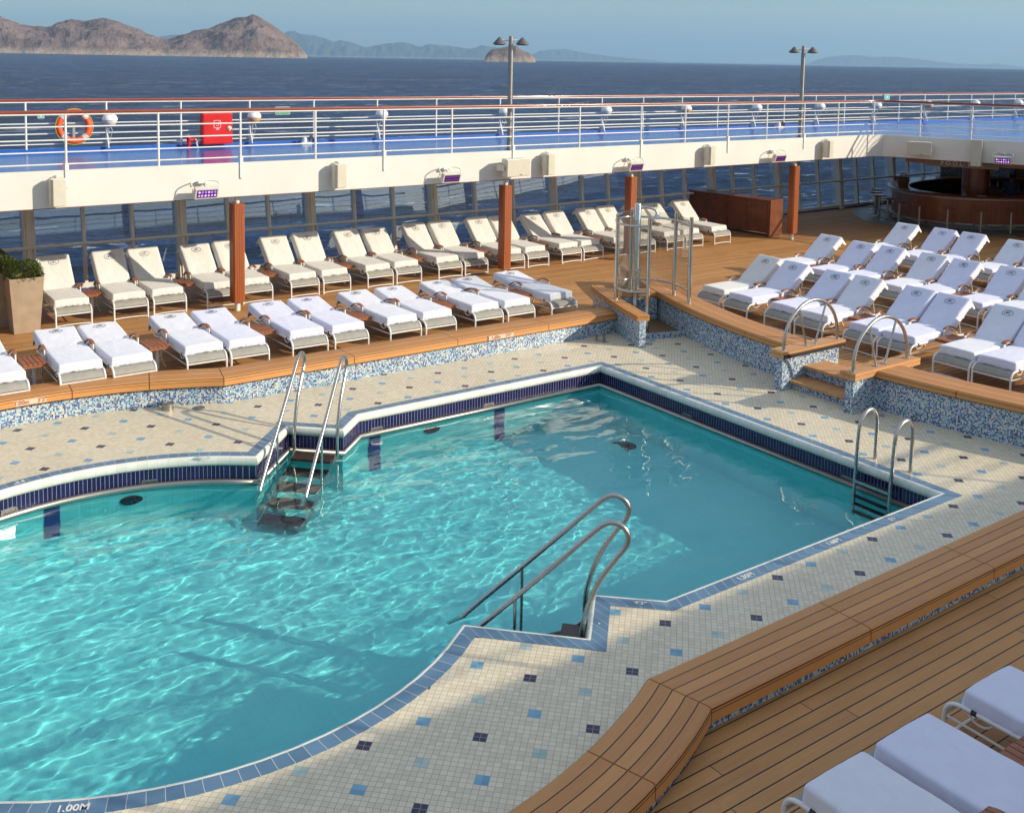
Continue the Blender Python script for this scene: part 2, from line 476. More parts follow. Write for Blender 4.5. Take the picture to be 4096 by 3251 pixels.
def window_glass():
    t = NT('tinted_window_glass'); nt = t.nt; nt.nodes.remove(t.bs)
    tr = t.n('ShaderNodeBsdfTransparent'); tr.inputs[0].default_value = (.70, .80, .88, 1)
    gl = t.n('ShaderNodeBsdfGlossy'); gl.inputs['Roughness'].default_value = 0.0; gl.inputs[0].default_value = (.95, .97, 1, 1)
    fr = t.n('ShaderNodeFresnel'); fr.inputs[0].default_value = 1.9
    wob = t.bump(t.noise(t.obj(), .9, 1, .4), .05, .06); t.L(wob, gl.inputs['Normal']); 
    mx = t.n('ShaderNodeMixShader'); t.L(t.S(fr.outputs[0])*1.3, mx.inputs[0]); t.L(tr.outputs[0], mx.inputs[1]); t.L(gl.outputs[0], mx.inputs[2])
    t.L(mx.outputs[0], t.out.inputs[0]); return t.m
M['glass'] = window_glass()
def clear_glass():
    t = NT('clear_shower_glass'); t.nt.nodes.remove(t.bs)
    tr = t.n('ShaderNodeBsdfTransparent'); tr.inputs[0].default_value = (.90, .90, .88, 1)
    gl = t.n('ShaderNodeBsdfGlossy'); gl.inputs['Roughness'].default_value = .02
    df = t.n('ShaderNodeBsdfDiffuse'); df.inputs[0].default_value = (.7, .65, .6, 1)
    lw = t.n('ShaderNodeLayerWeight'); fr_ = t.S(lw.outputs['Facing']).pw(4)*.8+.04
    mx = t.n('ShaderNodeMixShader'); t.L(fr_, mx.inputs[0]); t.L(tr.outputs[0], mx.inputs[1]); t.L(gl.outputs[0], mx.inputs[2])
    x, y, z = t.xyz(t.obj())
    st = t.noise(t.comb(x*30, y*30, z*1.2), 1, 4, .6)
    m2 = t.n('ShaderNodeMixShader'); t.L(t.S(t.ramp(st, [(.5, (.01,)*3), (.78, (.12,)*3)]))*1.0, m2.inputs[0]); t.L(mx.outputs[0], m2.inputs[1]); t.L(df.outputs[0], m2.inputs[2])
    t.L(m2.outputs[0], t.out.inputs[0]); return t.m
M['clear'] = clear_glass()

def pool_water():
    t = NT('pool_water'); t.nt.nodes.remove(t.bs)
    g = t.n('ShaderNodeBsdfGlass'); g.inputs['IOR'].default_value = 1.33; g.inputs['Roughness'].default_value = 0
    g.inputs[0].default_value = (.97, 1, 1, 1); t.L(g.outputs[0], t.out.inputs[0]); return t.m
M['water'] = pool_water()
def pool_floor():
    t = NT('aqua_pool_lining'); p = t.obj(); x, y, z = t.xyz(p)
    g = ((x/.1).fract().lt(.06)).mx((y/.1).fract().lt(.06))
    n = t.noise(p, .9, 5, .6)
    c = t.ramp(n, [(.25, (.11, .74, .79)), (.75, (.20, .86, .87))])
    c = t.mix(g*.3, c, (.12, .62, .66))
    return t.set(c, .5)
M['basin'] = pool_floor()

def sea_mat():
    t = NT('sea_water'); p = t.obj(); x, y, z = t.xyz(p)
    L = t.noise(t.comb(x*.8+y*.25, y*1.5, 0), .006, 5, .6, .5)
    s0 = t.noise(t.comb(x*.8+y*.25, y*1.5, 0), .05, 6, .68, .6)
    s1 = t.noise(t.comb(x*.7+y*.2, y*1.6, 3), .22, 6, .68, .7)
    s2 = t.noise(t.comb(x, y*1.7, 5), 1.2, 4, .6)
    nr = t.bump(s2, .5, .30, t.bump(s1, 1.0, 2.4, t.bump(s0, .9, 9)))
    foam = t.noise(t.comb(x*.55+y*.2, y*1.5, 7), .13, 7, .74, .9)
    patch = t.noise(t.comb(x, y, 1), .02, 3)
    fm = t.S(t.ramp(foam+patch*.16, [(.675, (0, 0, 0)), (.71, (1, 1, 1))]))
    f = s1*.4+s0*.45+L*.25
    c = t.ramp(f, [(.44, (.0005, .002, .013)), (.50, (.0015, .007, .038)), (.56, (.010, .034, .12)), (.64, (.035, .09, .21))])
    c = t.mix(fm, c, (.60, .64, .68))
    t.bs.inputs['IOR'].default_value = 1.33
    t.bs.inputs['Specular IOR Level'].default_value = .14
    return t.set(c, fm*.4+.28, 0, nr)
M['sea'] = sea_mat()
def rock(name, a, b, c_, sc):
    t = NT(name); p = t.obj(); x, y, z = t.xyz(p)
    n = t.noise(p, .0016*sc, 7, .65, .6); m = t.noise(t.comb(x, y, z*.25), .012*sc, 6, .7)
    col = t.ramp(n*.55+m*.45, [(.3, a), (.5, b), (.72, c_)])
    shore = (40-z)/40
    col = t.mix(shore.mx(0.0).mn(1.0)*m, col, (.55, .45, .33))
    return t.set(col, .95, 0, t.bump(m, .8, 45))
M['rock'] = rock('island_rock', (.08, .062, .065), (.19, .135, .12), (.33, .235, .19), 1)
M['rockfar'] = rock('far_mountains', (.05, .05, .055), (.08, .075, .07), (.12, .10, .085), .5)

# ------------------------------------------------------------------ levels (metres above the tiled pool surround)
ZD = .16          # teak deck
ZF0, ZF1 = 2.33, 2.95   # fascia bottom / upper deck
CY_ = 3.285       # ship's centre line
SEA = -15.0
CC = (-1.96, CY_)
# ---- ground sheets
POOL = [(1.69, .11), (6.31, .11), (6.31, 6.49), (1.70, 6.49), (1.31, 6.12), (.755, 6.64)]
POOL += arc(CC[0], CC[1], 3.19, 52.7, 307.3, 56)
POOL += [(.755, -.055), (1.28, .497)]
def rarc(off, y0, y1, n=26, base=8.09):
    return [(base+off+(y-3.28)**2/24, y) for y in [y0+(y1-y0)*i/n for i in range(n+1)]]
hole = [(.5, -1.2)] + rarc(.35, -1.2, 8.25)[0:] + [(8.3, 8.72), (7.98, 8.1)] + [(.45, 8.05)] + arc(CC[0], CC[1], 5.33, 63, 298.5, 44)
b = MB(); b.sheet([(.5, -1.35)] + rarc(.45, -1.35, 8.3) + [(8.3, 8.8), (7.95, 8.2), (.45, 8.2)] + arc(CC[0], CC[1], 5.42, 64, 297, 44), [ringoff(POOL, .13)], 0)
tag(b.obj('pool_surround', M['tiles'], recalc=False), kind='structure')
b = MB(); b.sheet([(-22, -9.0), (52, -9.0), (52, 15.55), (-22, 15.55)], [hole], ZD)
tag(b.obj('teak_deck', M['deck'], recalc=False), kind='structure')
# tiled floor round the bar
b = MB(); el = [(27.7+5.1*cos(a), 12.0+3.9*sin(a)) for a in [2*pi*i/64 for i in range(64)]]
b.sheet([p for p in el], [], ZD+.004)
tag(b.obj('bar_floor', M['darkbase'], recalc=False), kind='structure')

# ---- pool
pool = thing('swimming_pool', 'swimming pool with navy tiled sides, white rounded coping and blue border tiles', 'swimming pool', (0, 0, 0))
b = MB(); b.sweep(POOL, [(0, .004), (.14, .004), (.14, -.01), (0, -.01)], closed=True); b.obj('border_tiles', M['bluestrip'], pool)
cp = [(.14, .006)] + [(.15+.040*sin(radians(a)), -.052+.060*cos(radians(a))) for a in range(0, 181, 20)] + [(.14, -.112)]
b = MB(); b.sweep(POOL, cp, closed=True); b.obj('coping', M['coping'], pool, smooth=50)
b = MB(); b.sweep(POOL, [(.165, -.105), (.165, -.34), (.13, -.34), (.13, -.105)], closed=True); b.obj('tile_band', M['navy'], pool)
b = MB(); inn = ringoff(POOL, .192); b.tube([(p[0], p[1], -.305) for p in inn], .042, 10, closed=True); b.obj('gutter_tube', M['galv'], pool, smooth=0)
# basin: walls and a floor that slopes from the shallow to the deep end
b = MB(); w = ringoff(POOL, .168); n = len(w)
fz = lambda x: -1.20-.62*min(1, max(0, (x+3)/8.5))
vs = [(p[0], p[1], -.33) for p in w] + [(p[0], p[1], fz(p[0])) for p in w]
b.add(vs, [(i, (i+1) % n, n+(i+1) % n, n+i) for i in range(n)])
tri = geometry.tessellate_polygon([[V((p[0], p[1], 0)) for p in w]])
b.add([(p[0], p[1], fz(p[0])) for p in w], [tuple(t) for t in tri]); b.obj('basin', M['basin'], pool)
# stripes on the wall under the skimmer grilles, skimmers, drain
def wallpos(i):  # (x, y, inward normal)
    return i
SK = [(-1.96+3.02*cos(radians(a)), CY_+3.02*sin(radians(a)), radians(a+180)) for a in (104, 74)] + [(2.05, 6.325, -pi/2), (3.95, 6.325, -pi/2), (6.08, 6.325, -pi/2), (6.145, 4.35, pi), (6.145, 1.55, pi)]
for q, (x, y, a) in enumerate(SK):
    b = MB(); d = V((cos(a), sin(a), 0)); s_ = V((-sin(a), cos(a), 0)); c = V((x, y, -.262))
    hw, hh, th = .085, .026, .006
    for sg in (-1, 1):
        b.obox(c+s_*sg*hw, s_, d, (0, 0, 1), .006, .01, hh+.006); b.obox(c+V((0, 0, 1))*sg*hh, s_, d, (0, 0, 1), hw, .01, .006)
    for k in range(3): b.obox(c+V((0, 0, (k-1)*.014)), s_, d, (0, 0, 1), hw, .006, .0022)
    g = b.obj('skimmer_grille', M['galv'], pool)
M['lane'] = plain('blue_lane_tiles', (.006, .03, .30), .3, var=.3, nscale=20)
def onwall(q):
    if q[0] == 'a': a = radians(q[1]); return V((-1.96+3.02*cos(a), CY_+3.02*sin(a), 0)), a+pi
    return V((q[1], 6.322, 0)), -pi/2
for q in (('a', 95), ('x', 2.02), ('x', 4.15)):
    c, a = onwall(q); d = V((cos(a), sin(a), 0)); s_ = V((-sin(a), cos(a), 0))
    b = MB(); b.obox(c+d*.012+V((0, 0, -1.0)), s_, d, (0, 0, 1), .085, .006, .62); b.obj('lane_stripe', M['lane'], pool)
for q in (('a', 78), ('x', 2.95)):
    c, a = onwall(q); d = V((cos(a), sin(a), 0)); s_ = V((-sin(a), cos(a), 0)); b = MB()
    c = c+V((0, 0, -.62)); vs = [c+d*k+s_*r*cos(t_)+V((0, 0, r*sin(t_))) for r, k in ((.13, .0), (.13, .02), (.02, .03)) for t_ in [2*pi*j/20 for j in range(20)]]
    b.add(vs, [(i*20+j, i*20+(j+1) % 20, (i+1)*20+(j+1) % 20, (i+1)*20+j) for i in range(2) for j in range(20)]+[tuple(range(40, 60))]); b.obj('wall_inlet', M['black'], pool)
b = MB(); b.lathe((5.6, 5.2, fz(5.6)), [(.26, .0), (.26, .02), (.21, .035), (.02, .035)], 24); b.obj('floor_drain', M['black'], pool)
# writing on the border tiles
def border_text(txt, pos, rz, size=.085):
    me = text_mesh(txt, size, .001, bold=.002); o = link('depth_marking', me, M['paint'], pool, (pos[0], pos[1], .0065)); o.rotation_euler = (0, 0, rz)
border_text('1.68M', (4.05, .18), 0); border_text("5'6", (5.05, .18), 0, .075); border_text('1.30M', (2.72, .18), 0)
border_text('4\'3"', (1.53, .37), -radians(45), .075)
for txt, a in (('1.00M', 243.5), ('1.00M', 118), ("3'3\"", 101)):
    x, y = -1.96+3.12*cos(radians(a)), CY_+3.12*sin(radians(a)); border_text(txt, (x, y), radians(a+90 if a > 180 else a+90))
border_text("1.20M", (-.55, 5.93), radians(148)); border_text("\"", (1.0, .3), radians(40), .06)
# water: real geometry, gently rippled
def wavez(x, y):
    p = V((x*.9+y*.4, y*1.5-x*.3, 0))
    return noise.fractal(p*.95, 1.0, 2.1, 2)*.0082 + noise.noise(V((x*2.6+y*1.2, y*5.2-x*.6, 3)))*.0042 + noise.noise(V((x*9+y*3, y*16, 0)))*.0010
b = MB(); x0, x1, y0, y1, st = -5.2, 6.3, -.2, 6.8, .025
nx = int((x1-x0)/st); ny = int((y1-y0)/st)
b.add([(x0+i*st, y0+j*st, -.345+wavez(x0+i*st, y0+j*st)) for j in range(ny+1) for i in range(nx+1)],
      [(j*(nx+1)+i, j*(nx+1)+i+1, (j+1)*(nx+1)+i+1, (j+1)*(nx+1)+i) for j in range(ny) for i in range(nx)])
pw = b.obj('pool_water', M['water'], smooth=0, recalc=False); tag(pw, kind='structure')

# ---- benches and walls round the pool
def bench(name, label, cat, path, side, top, base, w, thick, over, joints, flip=False, wallw=None, zb=-.01, ends=True):
    """path = front top edge (pool side) travelling so that the bench lies to `side`"""
    t = thing(name, label, cat)
    P = [V(p) for p in path]
    ln = [0]
    for i in range(1, len(P)): ln.append(ln[-1]+(P[i]-P[i-1]).length)
    def at(s):
        s = max(0, min(ln[-1], s))
        for i in range(1, len(P)):
            if s <= ln[i]+1e-9:
                f = (s-ln[i-1])/max(1e-9, ln[i]-ln[i-1]); return P[i-1].lerp(P[i], f)
        return P[-1]
    def nat(s):
        def vn(i):
            a = (P[i]-P[i-1]).normalized() if i > 0 else None; c = (P[i+1]-P[i]).normalized() if i < len(P)-1 else None
            a = a or c; c = c or a; n1 = V((-a.y, a.x)); n2 = V((-c.y, c.x)); return (n1+n2)*.5/max(.35, (1+n1.dot(n2))/2)
        for i in range(len(P)):
            if abs(ln[i]-s) < .02: return vn(i)
        for i in range(1, len(P)):
            if s <= ln[i]:
                f = (s-ln[i-1])/(ln[i]-ln[i-1])
                n1, n2 = vn(i-1), vn(i)
                if (n1-n2).length > .2: a = (P[i]-P[i-1]).normalized(); return V((-a.y, a.x))
                return n1.lerp(n2, f)
        return vn(len(P)-1)
    cuts = [0]+joints+[ln[-1]]
    for a, c in zip(cuts[:-1], cuts[1:]):
        g = .0055
        ss = [a+g]+[l for l in ln if a+g+.01 < l < c-g-.01]+[c-g]
        pts = [at(q) for q in ss]; nn = [nat(q) for q in ss]
        r = .022
        prof = [(0, top-thick), (0, top-.035), (.004, top-.012), (.014, top-.003), (.028, top), (w-.028, top), (w-.014, top-.003), (w-.004, top-.012), (w, top-.035), (w, top-thick)]
        m = MB(); m.sweep([tuple(p) for p in pts], prof, side=side, u0=a, nrm=nn); m.obj('seat', M['bench'], t, smooth=35)
    # groove line between the top boards and the edge board
    m = MB(); m.sweep([tuple(p) for p in P], [(-.0015, top-.042), (-.0015, top-.037), (w+.0015, top-.037), (w+.0015, top-.042)], side=side, caps=False); m.obj('caulk_seam', M['black'], t)
    m = MB(); m.sweep([tuple(p) for p in P], [(over, zb), (over, top-thick+.01), (w-over, top-thick+.01), (w-over, zb)], side=side, caps=ends); m.obj('mosaic_wall', M['mosaic'], t)
    return t
TB = .372
lb_path = list(reversed(arc(CC[0], CC[1], 5.03, 62.2, 150, 36))) + [(1.0, 7.735), (3.0, 7.737), (5.0, 7.74), (7.86, 7.745)]
lens = 0; L_ = [0]
for i in range(1, len(lb_path)): lens += (V(lb_path[i])-V(lb_path[i-1])).length; L_.append(lens)
corner = L_[36]
jl = [corner-5.03*radians(a) for a in (62.4, 53.0, 41.7, 32.3, 21.4, 11.4)][::1]
jl = [j for j in (corner-5.03*radians(d) for d in (56, 44.6, 33.6, 22.7, 11.4))] + [corner, corner+2.05, corner+3.92, corner+5.79]
bench('pool_ledge', 'low teak ledge on mosaic along the far pool side, in front of the flat loungers', 'bench', lb_path, 1, TB, 0, .54, .118, .045, jl)
nb_path = list(reversed(arc(CC[0], CC[1], 4.83, 298.8, 210, 34)))
nb_path = arc(CC[0], CC[1], 4.83, 210, 298.8, 34) + [(.9, -.945), (2.4, -.935), (4.2, -.92), (7.4, -.90)]
L2 = 0; l2 = [0]
for i in range(1, len(nb_path)): L2 += (V(nb_path[i])-V(nb_path[i-1])).length; l2.append(L2)
c2 = l2[34]
bench('pool_ledge', 'wide low teak ledge in the foreground between pool tiles and planked deck', 'bench', nb_path, -1, .36, 0, .53, .118, .04, [c2-5.0*radians(d) for d in (56, 45, 33.5, 22.2, 11.3)]+[c2, c2+1.99, c2+3.85, c2+5.7])
rb = rarc(-.06, 3.95, 10.3, 30)
bench('pool_bench', 'curved teak bench on a tall mosaic wall between the steps and the shower', 'bench', rb, -1, .575, 0, .58, .105, .06, [1.15, 2.27, 3.4, 4.6, 5.7])
rb2 = rarc(-.06, -1.6, 2.63, 20)
bench('pool_bench', 'curved teak bench on a tall mosaic wall at the right edge, right of the steps', 'bench', rb2, -1, .575, 0, .58, .105, .06, [1.1, 3.1])
# capped walls flanking the steps
def capwall(label, x0, x1, yc, tw, ww, top=.612):
    t = thing('capped_wall', label, 'wall')
    m = MB(); m.box(x0, x1, yc-tw/2, yc+tw/2, top-.048, top); m.obj('cap', M['capteak'], t, bevel=.006)
    m = MB(); m.box(x0+.002, x1-.002, yc-tw/2+.002, yc+tw/2-.002, top-.105, top-.052); m.obj('cap_edge', M['capteak'], t, bevel=.005)
    m = MB(); m.sweep([(x0+.05, yc-ww/2), (x1-.09, yc-ww/2), (x1-.09, yc+ww/2), (x0+.05, yc+ww/2)], [(0, -.01), (0, top-.1), (.01, top-.1), (.01, -.01)], closed=True); m.obj('mosaic_wall', M['mosaic'], t)
    return t
capwall('teak capped mosaic wall on the left of the steps, under the left hoop rail', 7.56, 9.04, 3.92, .26, .14)
capwall('teak capped mosaic wall on the right of the steps, under the right hoop rail', 7.56, 9.12, 2.655, .26, .14, .605)
# steps up to the deck
st_ = thing('pool_steps', 'two teak treads with mosaic risers between the capped walls', 'steps')
def tread(x0, x1, z):
    m = MB(); m.box(x0, x1, 2.725, 3.848, z-.04, z); m.obj('tread', M['capteak'], st_, bevel=.005)
    m = MB(); m.sweep([(x0+.06, 3.849), (x0+.06, 2.724)], [(0, z-.17 if z > .2 else -.01), (0, z-.035), (.02, z-.035), (.02, z-.17 if z > .2 else -.01)], side=1); m.obj('riser', M['mosaic'], st_)
tread(7.79, 8.22, .142); tread(8.11, 8.63, .318)
m = MB(); m.box(8.45, 8.6, 2.725, 3.848, ZD-.02, .278); m.obj('riser', M['mosaic'], st_)

# shower: mosaic wall with teak cap, raised tray, poles and curved glass
sw = thing('shower_wall', 'slanted teak capped mosaic wall at the end of the far ledge, left of the shower', 'wall')
fp = [(7.42, 6.80), (7.585, 7.32), (7.80, 7.90), (8.06, 8.52), (8.33, 9.12)]
m = MB(); m.sweep(fp, [(-.045, .462), (-.045, .508), (.185, .508), (.185, .462)], side=-1, caps=True); m.obj('cap_edge', M['bench'], sw, bevel=.004)
m = MB(); m.sweep(fp, [(-.048, .512), (-.048, .562), (.188, .562), (.188, .512)], side=-1); m.obj('cap', M['bench'], sw, bevel=.006)
m = MB(); m.sweep(fp, [(0, -.01), (0, .47), (.12, .47), (.12, -.01)], side=-1); m.obj('mosaic_wall', M['mosaic'], sw)
bw = thing('shower_back_wall', 'short teak capped mosaic wall closing the back of the shower', 'wall')
bp_ = [(9.0, 8.03), (8.12, 8.5)]
m = MB(); m.sweep(bp_, [(-.02, .47), (-.02, .565), (.3, .565), (.3, .47)], side=-1); m.obj('cap', M['bench'], bw, bevel=.006)
m = MB(); m.sweep(bp_, [(.0, .0), (.0, .48), (.28, .48), (.28, .0)], side=-1); m.obj('mosaic_wall', M['mosaic'], bw)
tr_ = thing('shower_tray', 'raised shower tray with mosaic kerb and brown slatted floor', 'shower tray')
m = MB(); m.sweep([(7.54, 7.2), (8.66, 6.90)], [(0, -.005), (0, .095), (.085, .095), (.085, -.005)], side=1); m.obj('kerb', M['mosaic'], tr_)
def grate():
    t = NT('brown_grid_mat'); x, y, z = t.xyz(t.obj()); h = (x/.05).fract().lt(.55)*(y/.05).fract().lt(.55)
    return t.set(t.mix(h, (.22, .14, .06), (.03, .02, .015)), .6)
M['grate'] = grate()
m = MB(); m.prism([(7.6, 7.25), (8.72, 6.98), (9.02, 8.02), (8.12, 8.5)], .0, .045); m.obj('floor_grid', M['grate'], tr_)
sh = thing('outdoor_shower', 'open air shower of steel poles and curved clear glass screens, beside the curved bench', 'shower', (8.59, 8.19, 0))
def shl(pts): return [(p[0]-8.59, p[1]-8.19, p[2]) for p in pts]
PL = [(7.925, 8.0, .56, 2.135), (9.06, 7.65, .575, 2.135), (8.81, 7.01, .575, 2.14), (8.655, 8.42, .565, 2.135), (8.13, 7.37, .04, 2.13)]
for x, y, z0, z1 in PL:
    m = MB(); m.lathe((x-8.59, y-8.19, 0), [(.0, z1), (.036, z1), (.036, z0+.01), (.055, z0+.008), (.055, z0), (0, z0)][::-1][1:-1], 18); m.obj('pole', M['chrome'], sh, smooth=40)
m = MB(); m.lathe((0, 0, 0), [(.062, .04), (.062, 2.25), (.055, 2.262)], 24); m.obj('shower_column', M['chrome'], sh, smooth=40)
scr = catmull([(8.13, 7.37, 0), (7.86, 7.62, 0), (7.925, 8.0, 0), (8.25, 8.36, 0), (8.655, 8.42, 0), (9.0, 8.1, 0), (9.06, 7.65, 0), (8.95, 7.3, 0), (8.81, 7.01, 0)], 6)
for z in (1.98, .78):
    m = MB(); m.tube(shl([(p.x, p.y, z) for p in scr]), .021, 10); m.obj('ring_rail', M['chrome'], sh, smooth=0)
for a, c in ((0, 24), (24, len(scr)-1)):
    m = MB(); m.sweep([(p.x-8.59, p.y-8.19) for p in scr[a:c+1]], [(.0, .66), (.0, 2.09), (.008, 2.09), (.008, .66)]); m.obj('glass_screen', M['clear'], sh, smooth=50)
m = MB(); m.tube(catmull([(0, 0, 2.16), (.12, -.10, 2.19), (.24, -.2, 2.15), (.27, -.225, 2.09)], 4), .02, 10); m.lathe((.275, -.23, 1.99), [(.10, 0), (.10, .015), (.05, .05), (.03, .10)], 20); m.obj('shower_head', M['chrome'], sh, smooth=40)
m = MB(); m.lathe((-.03, -.065, 1.0), [(.05, -.05), (.05, .03)], 14, 'y'); m.bar((-.03, -.1, 1.0), (.06, -.14, 1.06), .018, .018); m.bar((-.03, -.1, 1.0), (-.02, -.12, .9), .014, .014); m.obj('valve', M['chrome'], sh, smooth=40)

# hooks on the mosaic walls
hk = [(-.95, 8.268, .13, -pi/2+.2), (1.15, 7.775, .13, -pi/2), (3.2, 7.777, .13, -pi/2), (5.9, 7.78, .14, -pi/2), (8.245, 5.75, .16, pi), (7.84, 3.18, .06, pi), (8.36, .62, .12, pi)]
hn = ['left of the steel drum, under the arched shadow', 'near the far handrails', 'under the middle of the far ledge', 'right of the 1.68m sign', 'on the curved wall left of the steps', 'under the lowest tread', 'on the mosaic wall at the right edge']
for (x, y, z, a), l in zip(hk, hn):
    t = MB(); d = V((cos(a), sin(a), 0)); s_ = V((-sin(a), cos(a), 0)); c = V((x, y, z))
    t.tube([c+d*.012+s_*.022*cos(q)+V((0, 0, .022*sin(q))) for q in [radians(k) for k in range(-60, 241, 30)]], .004, 6)
    t.obox(c+V((0, 0, .026)), s_, d, (0, 0, 1), .012, .014, .008)
    tag(t.obj('wall_hook', M['galv'], smooth=40), 'small metal ring hook '+l, 'hook', 'ring hooks on the mosaic walls')
# steel drums and cover plates
def drum(x, y, r, h, lab):
    t = thing('vent_drum', lab, 'vent', (x, y, 0), 0, 'steel vent drums on the pool tiles')
    m = MB(); m.lathe((0, 0, 0), [(r, 0), (r, h), (r-.008, h+.004), (r-.012, h-.006)], 28); m.obj('drum', M['galv'], t, smooth=30)
    m = MB(); pts = [((.012+.0042*k/2)*cos(k*.5), (.012+.0042*k/2)*sin(k*.5), h+.003) for k in range(int((r-.03)/.0021))]
    m.tube(pts, .0035, 5); m.obj('spiral_lid', M['galv'], t, smooth=0)
drum(-.345, 7.93, .078, .09, 'steel vent drum standing by the far mosaic wall, its shadow to the left')
drum(7.15, 7.5, .085, .09, 'shaded steel vent drum in the corner by the shower wall')
for x, y, r, l in [(.03, 7.76, .085, 'flat steel floor drain between the drum and the far handrails'), (7.715, 6.89, .085, 'round grey drain cover in front of the shower kerb')]:
    t = MB(); t.lathe((x, y, 0), [(r, 0), (r, .006), (r*.85, .012), (.01, .012)], 24)
    for k in range(4): t.tube([(x+r*.2*(k+.6)*cos(a), y+r*.2*(k+.6)*sin(a), .013) for a in [2*pi*j/20 for j in range(20)]], .002, 4, closed=True)
    tag(t.obj('drain_cover', M['galv'], smooth=40), l, 'drain')
# depth signs on the far ledge
def depth_sign(x0, x1, y, z, ang, a, b_, lab):
    t = thing('depth_sign', lab, 'sign', ((x0+x1)/2, y, z), ang)
    w = abs(x1-x0)/2
    m = MB(); m.box(-w, w, -.006, .004, -.042, .042); m.obj('frame', M['signbrown'], t)
    m = MB(); m.box(-w+.006, w-.006, -.009, -.005, -.036, .036); m.obj('plate', M['woodsign'], t)
    for txt, px in ((a, -w*.42), (b_, w*.55)):
        o = link('lettering', text_mesh(txt, .075, .001, bold=.003), M['signbrown'], t, (px, -.0105, 0)); o.rotation_euler = (pi/2, 0, 0)
aa = 95.0
depth_sign(-2.29, -1.77, CC[1]+5.034, .308, radians(.8), '1.00m', '3\'3"', 'pale wooden sign reading 1.00m 3\'3" on the far ledge at the left')
depth_sign(4.90, 5.42, 7.733, .306, 0, '1.68m', '5\'6"', 'pale wooden sign reading 1.68m 5\'6" on the far ledge near the shower')

# ------------------------------------------------------------------ steel rails
def hoop(x, y, lab):
    t = thing('hoop_rail', lab, 'handrail', (x, y, .61), 0, 'steel hoop rails beside the steps')
    pts = catmull([(0, 0, 0), (.02, 0, .22), (.12, 0, .43), (.31, 0, .60), (.53, 0, .69), (.76, 0, .69), (.98, 0, .61), (1.15, 0, .46), (1.25, 0, .27), (1.28, 0, .13), (1.28, 0, 0)], 5)
    m = MB(); m.tube(pts, .026, 12); m.obj('hoop', M['steel'], t, smooth=60)
    for a, c in (((.33, 0, .60), (.53, 0, 0)), ((.96, 0, .60), (.74, 0, 0))):
        m = MB(); m.tube([a, c], .017, 10); m.obj('brace', M['steel'], t, smooth=60)
    for q in (0, .53, .74, 1.28):
        m = MB(); m.lathe((q, 0, 0), [(.05, 0), (.05, .006), (.03, .014)], 20); m.obj('flange', M['chrome'], t, smooth=40)
hoop(7.655, 3.88, 'steel hoop rail on the left capped wall of the steps')
hoop(7.645, 2.63, 'steel hoop rail on the right capped wall of the steps')
PROF = [(0, -.29), (.004, -.05), (-.035, .16), (-.13, .42), (-.27, .64), (-.355, .76), (-.372, .86), (-.325, .935), (-.235, .965), (-.15, .93), (-.04, .83), (.25, .545), (.65, .155), (1.06, -.24), (1.3, -.5)]
def poolrail(x, y, dy, lab):
    t = thing('pool_handrail', lab, 'handrail', (x, y, 0), atan2(dy, -.707), 'looped steel handrails of the pool steps')
    pts = catmull([(a, 0, z) for a, z in PROF], 5)
    m = MB(); m.tube(pts, .0235, 12); m.obj('rail', M['steel'], t, smooth=60)
    m = MB(); m.tube([(.60, 0, .19), (.60, 0, -.62)], .015, 10); m.obj('stanchion', M['steel'], t, smooth=60)
poolrail(.84, .36, .707, 'looped steel handrail at the near pool steps, the closer of the two')
poolrail(1.23, .785, .707, 'looped steel handrail at the near pool steps, the farther of the two')
poolrail(.79, 6.26, -.707, 'looped steel handrail at the far pool steps, left of the two')
poolrail(1.18, 5.79, -.707, 'looped steel handrail at the far pool steps, right of the two')
def poolsteps(x, y, dy, lab):
    t = thing('pool_ladder_steps', lab, 'steps', (x, y, 0), atan2(dy, -.707), 'submerged stairs of the pool')
    for k in range(5):
        m = MB(); z = -.30-.215*k; m.box(-.04+.27*k, .22+.27*k, -.27, .27, z-.03, z); m.obj('tread', M['stepwood'], t)
    for sg in (-1, 1):
        m = MB(); m.bar((-.02, sg*.285, -.30), (1.25, sg*.285, -1.30), .012, .13); m.obj('stringer', M['galv'], t)
poolsteps(.99, 6.03, -.707, 'dark submerged steps with steel sides between the far looped handrails')
poolsteps(1.04, .58, .707, 'dark submerged steps in the near corner notch of the pool')
ld = thing('pool_ladder', 'steel pool ladder with two hooped posts and a black tread at the right pool side', 'ladder', (6.43, 1.12, 0))
for sg in (-1, 1):
    y = sg*.25
    m = MB(); m.tube(catmull([(0, y, 0), (.006, y, .3), (.005, y, .50), (-.035, y, .61), (-.12, y, .665), (-.22, y, .65), (-.31, y, .57), (-.35, y, .45), (-.375, y, .1), (-.40, y, -.33), (-.42, y, -1.0)], 5), .024, 12); m.obj('post', M['steel'], ld, smooth=60)
for z, x in ((-.19, -.37), (-.43, -.40), (-.67, -.41), (-.9, -.42)):
    m = MB(); m.box(x-.04, x+.035, -.235, .235, z-.012, z+.012); m.obj('rung', M['black'], ld)
m = MB(); m.box(-.418, -.408, -.235, .235, -.205, -.17); m.obj('rung_edge', M['steel'], ld)

